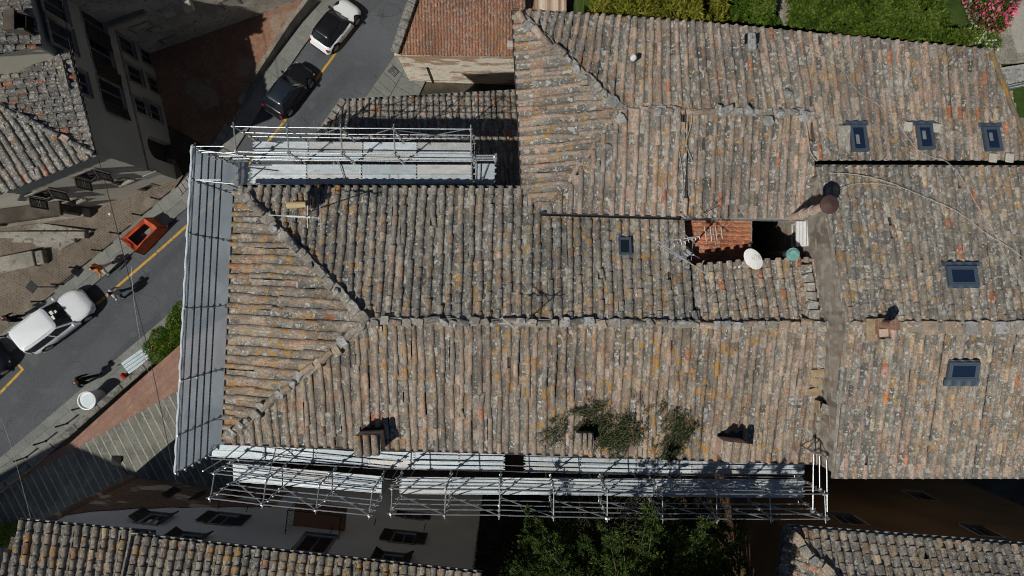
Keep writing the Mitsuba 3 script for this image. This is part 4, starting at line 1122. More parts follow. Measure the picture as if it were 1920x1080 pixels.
# wall lines (inset from the eaves)
def isect(p, d, q, e):
    t = np.linalg.solve(np.array([d[:2], -e[:2]]).T, (q - p)[:2]); return p + d * t[0]
wE, wS = eA - nE * ov, eB - nS * ov
cor = isect(wE, dE, wS, dS)
far = cor - dE * 15.0
west = cor + dS * 9.0
qb, wb_ = G.hit(203, 391), G.hit(-90, 420)
qb = cor + dS * ((qb - cor) @ dS)
h.walls.append(cprism([cor[:2], qb[:2], wb_[:2], (wb_ - dE * 16)[:2], far[:2]], -8, zh - .05))
ua, ub = pU.hit(74, 82, -.1), pU.hit(-60, 109, -.1)
h.walls.append(cprism([ua[:2] - nE[:2] * .25, (ua - nE * .25 - dE * 12)[:2], (ua - nE * 8 - dE * 12)[:2], ub[:2]], 3, 5.95))
dd = (ub - ua); dd[2] = 0; dd /= np.linalg.norm(dd)
h.part('upper_wall', hull([ua - nE * .25 + V3(0, -.03, 0), ub + V3(0, -.03, 0), ua - nE * .25 + V3(0, .05, 0), ub + V3(0, .05, 0)] + [V3(*q[:2], 3.9) for q in (ua - nE * .25 + V3(0, -.03, 0), ub + V3(0, -.03, 0), ua - nE * .25 + V3(0, .05, 0), ub + V3(0, .05, 0))]), 'plaster_cream')
fE = Facade(far, cor, nE); fS = Facade(cor, west, nS)
gutter(h, [eA - dE * 1.0 + V3(0, 0, 0), eB], 'gutter_metal', .07)
gutter(h, [eB, eB + dS * 8], 'gutter_grey', .06)
# windows of the shaded facade (photo pixels: lower corner, upper corner)
for pa, pb in (((121, 96), (104, 40)), ((118, 28), (92, -14))):
    pass
def wq(f, pts, **k):
    q = np.array([f.hit(*p) for p in pts])
    return window(h, f, q[:, 0].min(), q[:, 0].max(), q[:, 1].min(), q[:, 1].max(), **k)
def wc(f, px, w, hh, **k):
    u, z = f.hit(*px)
    return window(h, f, u - w / 2, u + w / 2, z - hh / 2, z + hh / 2, **k)
for px, w, hh in (((118, 68), 1.05, 1.6), ((103, 10), 1.05, 1.6), ((146, 150), 1.0, 1.5)):
    wc(fE, px, w, hh)
for px, w, hh, sh in (((177, 45), .95, 1.6, 150), ((190, 98), .95, 1.6, 150), ((210, 175), 1.0, 1.7, 160)):
    wc(fE, px, w * 1.1, hh * 1.1, shutters=8)
for px, w, hh in (((238, 86), .85, 1.3), ((254, 140), .85, 1.3), ((266, 200), .75, 1.2), ((288, 209), .85, 1.4), ((276, 106), .8, 1.2), ((290, 160), .8, 1.2)):
    wc(fE, px, w, hh)
# arched doorway near the corner
u, z = fE.hit(308, 284); gz = G.z(*fE.p(u, 0)[:2])
h.holes.append(mani(fE.box(u - .6, u + .6, gz - .2, gz + 1.9, -.4, .3)))
t = np.linspace(0, np.pi, 13)
arch = np.vstack([fE.p(u + .6 * math.cos(a), gz + 1.88 + .6 * math.sin(a), o) for a in t for o in (-.4, .3)])
h.holes.append(mani(hull(arch)))
add(f'{h.key}__door', fE.box(u - .6, u + .6, gz - .1, gz + 2.5, -.39, -.34), 'shutter')
add(f'{h.key}__string_course', fE.box(0, fE.L, gz + 3.0, gz + 3.1, -.02, .05), 'old_render')
# windows of the sunlit facade
for px in ((172, 328), (88, 364)):
    u, z = fS.hit(*px)
    window(h, fS, u - .45, u + .45, z - .6, z + .6, shutters=80)
for px, w, hh in (((228, 340), .62, .75), ((278, 352), .6, .8), ((140, 377), .6, .5)):
    u, z = fS.hit(*px)
    window(h, fS, u - w / 2, u + w / 2, z - hh / 2, z + hh / 2, bars=False)
u, z = fS.hit(283, 328)
h.part('plaque', fS.box(u - .42, u + .42, z - .28, z + .28, -.02, .03), 'gutter_grey')
# roof hatch chimney on the upper roof
k = fresh(f'{h.key}__chimney')
c = pU.hit(44, 48)
scene[k] = mikit.ply(cat([bx(c + [0, dy * .34, .2], (.8, .08, .7)) for dy in (-1, 1)] + [bx(c + [-.37, 0, .2], (.06, .60, .7))]), 'dark_shade_stone')
add(f'{k}__lid', bx(c + [-.10, .02, .60], (.40, .80, .05), axes([1, 0, .12])), 'dark_shade_stone')
add(f'{k}__opening', bx(c + [0, 0, .0], (.66, .58, .6)), 'dark_room')
h.finish('plaster_beige')

# low portico and terrace walls at the foot of the corner building
h = House('portico', 'low stone portico with a projecting cornice at the left edge', 'building')
zp = -.05
d = (qb - wb_); d[2] = 0; d /= np.linalg.norm(d)
n = V3(d[1], -d[0], 0)
fp = Facade(wb_ + n * .40, qb + n * .40 - d * .9, n)
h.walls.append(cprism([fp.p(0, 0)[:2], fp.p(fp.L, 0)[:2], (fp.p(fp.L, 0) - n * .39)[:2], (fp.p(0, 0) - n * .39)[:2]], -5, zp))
h.part('cornice', fp.box(-1, fp.L + .22, zp - .20, zp + .03, -.38, .30, .02), 'dark_shade_stone')
h.part('cornice', fp.box(-1, fp.L + .12, zp - .38, zp - .205, -.37, .16, .02), 'dark_shade_stone')
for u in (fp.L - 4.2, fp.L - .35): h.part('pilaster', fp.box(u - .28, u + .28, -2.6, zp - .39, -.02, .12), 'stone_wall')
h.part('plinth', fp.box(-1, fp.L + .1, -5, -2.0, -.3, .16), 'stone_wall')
h.finish('dark_shade_stone', 0)  # portico's shade is put into its wall and cornice colour
k = thing('terrace_wall', 'pale stone terrace walls and ledges stepping down beside the portico', 'wall')
for (pa, pb, w, z) in (((-60, 440), (158, 440), .34, -2.08), ((-60, 450), (140, 449), .30, -2.16), ((-60, 460), (112, 457), .30, -2.24), ((-60, 508), (62, 484), .80, -1.75), ((66, 484), (80, 481), .7, -1.85)):
    a, b = P(*pa, z), P(*pb, z)
    lo = -4
    m = beam(V3(*a[:2], (z + lo) / 2), V3(*b[:2], (z + lo) / 2), w, z - lo, .03)
    add(f'{k}__ledge', m, 'ledge_stone')
add(f'{k}__paving', prism([P(-80, 395, -2)[:2], P(165, 432, -2)[:2], P(60, 500, -2.2)[:2], P(-80, 540, -2.2)[:2]], -5, -2.30), 'ledge_stone')

# ================================================================== stone building at the top, across the piazza
h = House('stone_building', 'tall weathered stone building across the piazza with one lit window', 'building')
a, b = P(262, 108, -3.6), P(640, -14, -4.6)
d = (b - a) / np.linalg.norm(b - a); n = V3(d[1], -d[0], 0); n = n if n[1] < 0 else -n
fb = Facade(a, b, n)
h.walls.append(cprism([fb.p(-7, 0)[:2], fb.p(fb.L + 3, 0)[:2], fb.p(fb.L + 3, 0, -7)[:2], fb.p(-7, 0, -7)[:2]], -9, 6.5))
for px, w, hh in (((431, 6), .75, .8), ((268, 52), .9, .7), ((292, 54), .45, .35), ((318, 75), .7, .5)):
    u, z = fb.hit(*px)
    window(h, fb, u - w / 2, u + w / 2, z - hh / 2, z + hh / 2, bars=False, sill=False)
u0, z0 = fb.hit(312, 40); u1, z1 = fb.hit(375, 45)
h.holes.append(mani(fb.box(u0, u1, -6, -1.6, -.6, .3)))
add(f'{h.key}__door', fb.box(u0 + .01, u1 - .01, -6, -1.61, -.55, -.5), 'shutter')
u, z = fb.hit(350, 5)
h.part('bracket', fb.box(u - .22, u + .22, z - .2, z + .2, -.05, .40, .02), 'pale_stone')
h.part('bracket', fb.box(u - 1.2, u - .75, z - .2, z + .2, -.05, .30, .02), 'pale_stone')
h.part('cornice', fb.box(-2.5, 2.6, .4, .6, -.05, .25, .02), 'stone_wall')
h.finish('weathered_stone')

# ================================================================== plastered building along the bottom left
h = House('plaster_building', 'pale plastered building over a brick base with grey lichened roofs, bottom left', 'building')
zw = 6.9
w0, w1 = P(40, 979, zw), P(292, 1001, zw)
w2, w3 = P(246, 1006, zw + .25), P(905, 1078, zw + .25)
p1 = Plane(w0, w1, P(150, 1080, zw + .62))
p2 = Plane(w2, w3, P(560, 1180, zw + 1.1))
tile_face(h, p1, [(42, 979), (291, 1001), (270, 1190), (-60, 1190)], .355, .40, 5, None, seed=71, chan=5, cover=.64, skew=-.16, deep=.022, rise=.62)
tile_face(h, p2, [(247, 1006), (903, 1078), (905, 1230), (215, 1190)], .350, .34, 5, (0, .2), seed=72, chan=5, cover=.64, skew=-.06, deep=.022, rise=.62)
gutter(h, [p1.hit(40, 975), p1.hit(290, 998)], 'gutter_metal', .07)
gutter(h, [p2.hit(245, 1003), p2.hit(905, 1075)], 'gutter_metal', .08)
h.part('eave_board', cat([beam(p1.hit(40, 972, -.06), p1.hit(290, 995, -.06), .03, .10), beam(p2.hit(245, 999, -.06), p2.hit(905, 1071, -.06), .03, .10)]), 'pale_stone')
h.part('verge', cat([pipe(p2.hit(245 - t * 40, 1008 + 180 * t, .08), p2.hit(245 - (t + .1) * 40, 1008 + 180 * (t + .1), .08), .06, 6) for t in np.arange(0, 1, .1)]), 'mortar')
d = (w3 - w2); d[2] = 0; d /= np.linalg.norm(d); n = V3(-d[1], d[0], 0)
ca, cb = w0 - n * .35 + d * .25, w3 - n * .35 - d * .45
fw = Facade(ca, cb, n)
h.walls.append(cprism([fw.p(0, 0)[:2], fw.p(fw.L, 0)[:2], fw.p(fw.L, 0, -14)[:2], fw.p(0, 0, -14)[:2]], -6, zw - .06))
# brick base: proud of the plaster below a wavy edge, higher towards the street corner
def base_z(u): return 3.9 + 1.2 * math.exp(-u / 1.6) - .33 * u
us = np.linspace(-.08, 7.5, 26)
pv = []
for u in us: pv += [fw.p(u, -6, .05), fw.p(u, base_z(u) + .06 * math.sin(u * 5), .05), fw.p(u, base_z(u) + .06 * math.sin(u * 5), -.02)]
q = np.arange(25)[:, None] * 3
h.part('brick_base', M(np.array(pv), np.vstack([q + [0, 3, 4], q + [0, 4, 1], q + [1, 4, 5], q + [1, 5, 2]])), 'brick_dark')
cr = np.linspace(math.pi * .5, math.pi * 1.0, 7)
h.part('corner', cat([pipe(fw.p(.02, -6, -.05), fw.p(.02, zw - .4, -.05), .22, 14)]), 'brick_dark', 40)
for px, sh, w, hh in (((288, 973), 28, .80, 1.15), ((346, 930), 22, .80, 1.15), ((352, 1012), 30, .80, 1.1), ((735, 1050), 30, .80, 1.1)):
    u, z = fw.hit(*px)
    window(h, fw, u - w / 2, u + w / 2, z - hh / 2, z + hh / 2, shutters=sh)
for px, w, hh in (((420, 974), .95, 1.2), ((757, 1008), .95, 1.2), ((470, 932), .9, 1.2), ((775, 968), .8, .7)):
    u, z = fw.hit(*px)
    window(h, fw, u - w / 2, u + w / 2, z - hh / 2, z + hh / 2, shutters=4)
u, z = fw.hit(588, 1022)
window(h, fw, u - .6, u + .6, z - 1.1, z + .9, shutters=None)
# balcony
u0, z0 = fw.hit(540, 1000); u1, z1 = fw.hit(648, 985)
zb = 3.4
u0 = fw.hit(545, 990)[0]; u1 = fw.hit(650, 990)[0]
kb = fresh(f'{h.key}__balcony')
scene[kb] = mikit.ply(fw.box(u0, u1, zb - .14, zb, .005, 1.05), 'terracotta')
add(f'{kb}__railing', cat([pipe(fw.p(u0, zb + 1, .02), fw.p(u0, zb + 1, 1.0), .02), pipe(fw.p(u0, zb + 1, 1.0), fw.p(u1, zb + 1, 1.0), .02), pipe(fw.p(u1, zb + 1, .02), fw.p(u1, zb + 1, 1.0), .02)] +
    [pipe(fw.p(x, zb, 1.0), fw.p(x, zb + 1, 1.0), .010, 5) for x in np.linspace(u0, u1, 17)] + [pipe(fw.p(x, zb, o), fw.p(x, zb + 1, o), .010, 5) for x in (u0, u1) for o in np.linspace(.1, .95, 7)]), 'iron')
add(f'{kb}__bracket', cat([beam(fw.p(x, zb - .2, 0), fw.p(x, zb - .2, .9), .12, .12) for x in np.linspace(u0 + .2, u1 - .2, 3)]), 'old_render')
for px in ((408, 955), (462, 960), (702, 985), (795, 995), (620, 1000)):
    u, z = fw.hit(*px); h.part('hook', pipe(fw.p(u, z, 0), fw.p(u + .02, z - .1, .30), .018, 6), 'iron')
h.finish('plaster_white')

# ================================================================== ochre house at the bottom right
h = House('ochre_house', 'ochre house in shade with a hipped tile roof, bottom right', 'house')
o0, o1 = P(1476, 991, 10.5), P(2060, 1036, 10.5)
op = P(1600, 1125, 11.75)
oN = Plane(o0, o1, op); oW = Plane(o0, P(1462, 1080, 10.5), op)
tile_face(h, oN, [(1478, 993), (2060, 1038), (2080, 1230), (1700, 1230), (1600, 1128)], .315, .335, 3, (0, .45), seed=81, cover=.64, deep=.016, rise=.58)
tile_face(h, oW, [(1477, 994), (1600, 1128), (1560, 1200), (1440, 1200)], .33, .38, 3, (1, .4), seed=82, cover=.60)
caps(h, up(oN.hit(1482, 998), .05), up(op, .03), 3, step=.42, w=.18, seed=81, lift=.08, mix_flat=.95, rocks=0)
gutter(h, [oN.hit(1474, 988), oN.hit(2060, 1033)], 'gutter_grey', .09)
gutter(h, [oW.hit(1473, 989), oW.hit(1440, 1200)], 'gutter_grey', .07)
d = (o1 - o0) / np.linalg.norm(o1 - o0); n = V3(-d[1], d[0], 0)
q0 = o0 - n * .35 + d * .35; 
fo = Facade(q0, q0 + d * 12.3, n)
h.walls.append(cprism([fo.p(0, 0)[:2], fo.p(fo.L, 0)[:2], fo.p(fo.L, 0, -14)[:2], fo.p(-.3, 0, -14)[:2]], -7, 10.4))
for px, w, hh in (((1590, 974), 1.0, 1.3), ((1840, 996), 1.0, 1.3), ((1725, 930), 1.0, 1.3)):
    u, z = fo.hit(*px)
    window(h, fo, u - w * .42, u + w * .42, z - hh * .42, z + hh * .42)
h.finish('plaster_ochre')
# neighbour whose shadow falls on the stairs
c0, e1, e2 = V3(-30.2, -14.6, 0), V3(.93, -.36, 0), V3(-.88, -.48, 0)
k = thing('tower_house', 'tall house beyond the bottom left corner, known by its shadow on the stairs', 'house')
q = [c0, c0 + e1 * 4.4, c0 + e1 * 4.4 + e2 * 9 + V3(0, -5, 0), c0 + e2 * 9]
add(f'{k}__wall', prism([p[:2] for p in q], -4, 14.8), 'plaster_beige')
add(f'{k}__roof', prism(Polygon([p[:2] for p in q]).buffer(.3, join_style=2), 14.8, 15.1), 'terracotta')
# ================================================================== scaffolding
class Scaffold:
    def __init__(s, label): s.key = thing('scaffold', label, 'scaffolding', 'scaffolds round the hipped house'); s.clamps = []
    def pipe(s, name, a, b, r=.021): return add(f'{s.key}__{name}', pipe(a, b, r, 8), 'galvanised', 40)
    def clamp(s, p, n=2):
        for _ in range(n):
            q = rng.normal(size=3) * .018
            s.clamps.append(rbox(np.asarray(p) + q, (.075 + .02 * rng.random(), .09, .07), axes([rng.normal(), rng.normal(), .2]), .015))
    def finish(s):
        k = add(f'{s.key}__clamp', cat(s.clamps), 'clamp_steel'); tag(k, kind='stuff')
    def deck(s, a, b, c, d, n, across=2, warm=(), gapp=.012, drop=.05, hooks=True):
        """steel planks: a,b one long edge, d,c the other"""
        a, b, c, d = (np.asarray(q, float) for q in (a, b, c, d))
        for i in range(n):
            for j in range(across):
                t0, t1, u0, u1 = i / n, (i + 1) / n, j / across, (j + 1) / across
                f = lambda t, u: (a * (1 - t) + b * t) * (1 - u) + (d * (1 - t) + c * t) * u
                q = [f(t0, u0), f(t1, u0), f(t1, u1), f(t0, u1)]
                m0 = sum(q) / 4
                q = [m0 + (x - m0) * (1 - .010) - (x - m0) / np.linalg.norm(x - m0) * gapp for x in q]
                dz = rng.normal() * .004
                L0 = (q[1] - q[0]) / np.linalg.norm(q[1] - q[0]); Wd = (q[3] - q[0]) / np.linalg.norm(q[3] - q[0])
                body = hull([x + V3(0, 0, dz) for x in q] + [x - V3(0, 0, drop) for x in q])
                ms = [body]
                for rr in (.04, .96):                       # raised edge folds
                    p0, p1 = q[0] * (1 - rr) + q[3] * rr, q[1] * (1 - rr) + q[2] * rr
                    ms.append(beam(p0 + [0, 0, dz + .006], p1 + [0, 0, dz + .006], .022, .02))
                if hooks:
                    for e, sg in ((0, -1), (1, 1)):
                        for rr in (.2, .5, .8):
                            p = (q[0] if e == 0 else q[1]) * (1 - rr) + (q[3] if e == 0 else q[2]) * rr
                            ms.append(bx(p + L0 * sg * .02, (.07, .05, .03), axes(L0)))
                m = cat(ms)
                wv = .9 if (i, j) in warm or rng.random() < .10 else .2
                k = fresh(f'{s.key}__deck_plank')
                scene[k] = mikit.ply(m, 'deck_steel', uv=np.tile([rng.random(), wv], (len(m.vertices), 1)))
def lerp(a, b, t): return np.asarray(a) * (1 - t) + np.asarray(b) * t
ZD, ZT = 9.62, 11.62
def run(sc, posts, inner_dy, ndir, rails_out, rails_in, zt_in, brace=True, zbot=-5.0, lower=(7.6, 5.6), over=.12):
    """a run of frames: posts = outer post tops (px, at ZT); inner posts offset by inner_dy along ndir (towards the house)"""
    O = [P(x, y, ZT) for x, y in posts]
    I = [o + np.asarray(ndir) * inner_dy for o in O]
    for i, (o, q) in enumerate(zip(O, I)):
        sc.pipe('post', V3(*o[:2], zbot), o + [0, 0, .10])
        sc.pipe('post', V3(*q[:2], zbot), V3(*q[:2], zt_in + .10))
        for z in (ZT - .02, ZD - .08): sc.pipe('transom', V3(*(o - np.asarray(ndir) * .14)[:2], z), V3(*(q + np.asarray(ndir) * .10)[:2], min(z, zt_in)))
        for z in (*rails_out, ZD): sc.clamp(V3(*o[:2], z))
        for z in (*rails_in, ZD): sc.clamp(V3(*q[:2], z))
    d = (O[-1] - O[0]) / np.linalg.norm(O[-1] - O[0])
    for z in (*rails_out, *lower):
        for k in range(len(O) - 1): sc.pipe('rail', V3(*(O[k] - d * (over if k == 0 else .0))[:2], z), V3(*(O[k + 1] + d * (over if k == len(O) - 2 else .0))[:2], z))
    for z in rails_in:
        for k in range(len(I) - 1): sc.pipe('rail', V3(*(I[k] - d * over * (k == 0))[:2], z), V3(*(I[k + 1] + d * over * (k == len(I) - 2))[:2], z))
    if brace:
        for k in range(len(O) - 1):
            sc.pipe('brace', V3(*(O[k] - np.asarray(ndir) * .05)[:2], ZT - 2.0), V3(*(O[k + 1] - np.asarray(ndir) * .05)[:2], ZT - .12), .018)
    return O, I

sc = Scaffold('galvanised scaffold with bright steel decks on the sunny eave side, by the green tree')
nS_ = V3(.02, 1, 0)
# short run at the left
O1, I1 = run(sc, [(394, 934), (492, 946), (592, 956), (692, 966)], .74, V3(.10, .995, 0), (ZT, ZT - .5, ZT - 1.0, ZT - 1.5), (ZT - .15, ZT - .55, ZT - .95, ZT - 1.35), ZT - .15)
O2, I2 = run(sc, [(733, 963), (834, 965), (936, 966), (1038, 969), (1139, 971), (1243, 973), (1345, 973), (1446, 974), (1549, 973)], .74, nS_, (ZT, ZT - .5, ZT - 1.0, ZT - 1.5), (ZT - .15, ZT - .55, ZT - .95, ZT - 1.35), ZT - .15)
z = ZD
sc.deck(P(435, 868, z), P(718, 893, z), P(716, 925, z), P(437, 903, z), 3, 2, warm=((1, 0),), hooks=False)
sc.deck(P(751, 894, z), P(1130, 897, z), P(1130, 929, z), P(751, 926, z), 4, 2)
sc.deck(P(1133, 897, z), P(1507, 899, z), P(1506, 934, z), P(1133, 930, z), 4, 2)
sc.deck(P(400, 833, z), P(690, 846, z), P(690, 873, z), P(392, 856, z), 3, 2)
sc.deck(P(692, 846, z), P(945, 850, z), P(945, 884, z), P(692, 876, z), 3, 2)
sc.deck(P(984, 853, z), P(1506, 866, z), P(1506, 891, z), P(984, 886, z), 5, 2)
for (a, b) in (((396, 860), (690, 877)), ((690, 878), (1506, 896))):        # toe board between the decks
    sc.pipe('rail', P(*a, ZD + .02), P(*b, ZD + .02), .02)
# frames between the decks
for px, py in ((455, 838), (555, 838), (660, 842)): pass
# end frame standing up at the party wall
for a, b in (((1525, 848), (1524, 960)), ((1536, 852), (1537, 916)), ((1550, 858), (1551, 972))):
    q = P(*a, 11.4); sc.pipe('post', V3(*q[:2], -5), q); sc.pipe('rail', q, P(*b, 11.4)); sc.clamp(q, 3); sc.clamp(P(*b, 11.4), 2)
e0, e1 = P(1525, 848, 11.38), P(1550, 858, 11.38)
sc.pipe('rail', e0, e1)
q0, q1 = P(1525, 848, 11.4), P(1550, 858, 11.4)
for a in (0, 1, 2):
    sc.pipe('rail', V3(*lerp(q0, q1, a / 2)[:2], 9.5), O2[-1] * [1, 1, 0] + [.05 * a, 0, 9.5])
sc.pipe('brace', P(437, 905, ZD), P(560, 840, ZT - 1.0), .018)
sc.pipe('brace', P(500, 905, ZD + 1.2), P(520, 830, ZD), .018)
sc.finish()

# ---------------- street side, sheeted
sw = Scaffold('scaffold on the street side wrapped in translucent grey sheeting')
zt = 11.5
na, nb = P(364, 274, zt), P(332, 886, zt)
ys = [(0.0, 0), (.103, 0), (.268, 0), (.496, 0), (.717, 0), (.885, 0), (1.0, 0)]
wd = V3(1, 0, 0)
tops = [lerp(na, nb, t) for t, _ in ys]
for i, t in enumerate(tops):
    sw.pipe('post', V3(*t[:2], -4.5), t + [0, 0, .12])
    iw = .74 if i else .78
    sw.pipe('post', V3(t[0] + iw, t[1], -4.5), V3(t[0] + iw, t[1], 9.4 if 1 < i < 6 else zt - .15))
    for z in np.arange(zt, 8.0, -.5): sw.clamp(V3(t[0], t[1], z), 2)
    for z in (9.0, 7.0, 5.0): sw.pipe('transom', V3(t[0] - .1, t[1], z), V3(t[0] + iw + .1, t[1], z))
    if i in (0, 1): sw.pipe('transom', t - [.10, 0, .02], t + [iw + .15, 0, -.02])
for z in np.arange(zt, 9.1, -.5):
    for k in range(len(tops) - 1):
        add(f'{sw.key}__rail', pipe(V3(tops[k][0] + .04, tops[k][1] + .1 * (k == 0), z), V3(tops[k + 1][0] + .04, tops[k + 1][1] - .1 * (k == 5), z), .028, 8), 'shaded_steel', 40)
z = 4.95
sw.deck(V3(tops[0][0] + .10, tops[0][1], z), V3(tops[6][0] + .10, tops[6][1], z), V3(tops[6][0] + .72, tops[6][1], z), V3(tops[0][0] + .72, tops[0][1], z), 7, 2, hooks=False)
z = 6.95
sw.deck(V3(tops[0][0] + .10, tops[0][1], z), V3(tops[6][0] + .10, tops[6][1], z), V3(tops[6][0] + .72, tops[6][1], z), V3(tops[0][0] + .72, tops[0][1], z), 7, 2, hooks=False)
# sheeting hung outside the posts, slightly billowing
nu, nv = 70, 46
U, Vv = np.meshgrid(np.linspace(0, 1, nu), np.linspace(0, 1, nv))
pts = na[None] * (1 - U.ravel()[:, None]) + nb[None] * U.ravel()[:, None]
pts = pts.copy(); pts[:, 2] = zt + .02 - Vv.ravel() * 12.0
bul = np.sin(U.ravel() * 6.1 * np.pi) ** 2 * .05 + .05 * (meshkit.fbm(np.c_[U.ravel() * 14, Vv.ravel() * 14, 0 * U.ravel()], 3) - .5)
pts[:, 0] -= .035 + np.maximum(bul, -.02)
pts[:, 2] += .03 * np.sin(U.ravel() * 6 * np.pi * 2) * (Vv.ravel() < .02)
i, j = np.meshgrid(np.arange(nu - 1), np.arange(nv - 1)); q = (j * nu + i).ravel()
add(f'{sw.key}__sheeting', M(pts, np.vstack([np.c_[q, q + 1, q + nu + 1], np.c_[q, q + nu + 1, q + nu]])), 'sheeting', True)
# hem rolled over the top rail
tpt = np.array([lerp(na, nb, t) for t in np.linspace(0, 1, 60)]); tpt[:, 0] -= .05 + .012 * np.sin(np.arange(60) * 1.3); tpt[:, 2] += .03
add(f'{sw.key}__sheeting_hem', tube(tpt, .045 + .012 * np.sin(np.arange(60) * 2.1), 6), pr('hem_cloth', (.55, .60, .66), .8, .2), 60)
sw.finish()

# ---------------- north side
sn = Scaffold('galvanised scaffold with two rows of pale decks above the shaded low wing')
nN_ = V3(0, -1, 0)
ON, IN = run(sn, [(437, 237), (537, 239), (638, 240), (738, 241), (883, 242)], .74, nN_, (ZT, ZT - .85, ZT - 1.4), (ZT - .25, ZT - .95, ZT - 1.5), ZT - .25, over=.06)
z = ZD
sn.deck(P(476, 265, z), P(884, 267, z), P(884, 302, z), P(476, 302, z), 4, 2, warm=((2, 1), (3, 0)))
sn.deck(P(472, 308, z), P(884, 309, z), P(884, 345, z), P(472, 345, z), 4, 2, warm=((1, 1), (3, 0)))
sn.deck(P(890, 306, z), P(928, 306, z), P(928, 346, z), P(890, 346, z), 1, 1)
sn.deck(P(446, 303, z - .02), P(466, 303, z - .02), P(466, 347, z - .02), P(446, 347, z - .02), 1, 1, warm=((0, 0),))
for x in (0, 1):
    a, b = P(890 + 38 * x, 291, 11.2), P(890 + 38 * x, 345, ZD + .02)
    sn.pipe('post', V3(*a[:2], -4), a); sn.pipe('post', V3(*b[:2], -4), V3(*b[:2], 10.2))
for z in (11.2, 10.9, 10.6, 10.3): sn.pipe('rail', V3(*P(884, 291, 11.2)[:2], z), V3(*P(931, 291, 11.2)[:2], z)); sn.clamp(V3(*P(929, 291, 11.2)[:2], z), 2)
for a, b in (((796, 341), (892, 341)), ((796, 341), (796, 345)), ((892, 308), (892, 345)), ((900, 308), (900, 345)), ((915, 308), (903, 343)), ((634, 300), (650, 349)), ((884, 306), (886, 350))):
    sn.pipe('brace', P(*a, ZD + .10), P(*b, ZD + .06), .018)
sn.pipe('transom', P(368, 281, 11.4), P(446, 290, 11.3)); sn.pipe('post', P(370, 338, 11.3), P(440, 345, 11.25))
for z in (11.3, 10.7, 10.2): sn.pipe('rail', V3(*P(372, 286, 11.3)[:2], z), V3(*IN[0][:2], z))
a = ON[0]
sn.pipe('brace', P(588, 229, 11.7), P(640, 262, 9.0), .016); sn.pipe('brace', ON[3] - [0, 0, .2], P(880, 262, ZT - 1.3), .018)
# wooden board against the end
add(f'{sn.key}__board', beam(P(462, 249, 10.6), P(478, 263, 9.8), .10, .03), 'wood')
sn.finish()

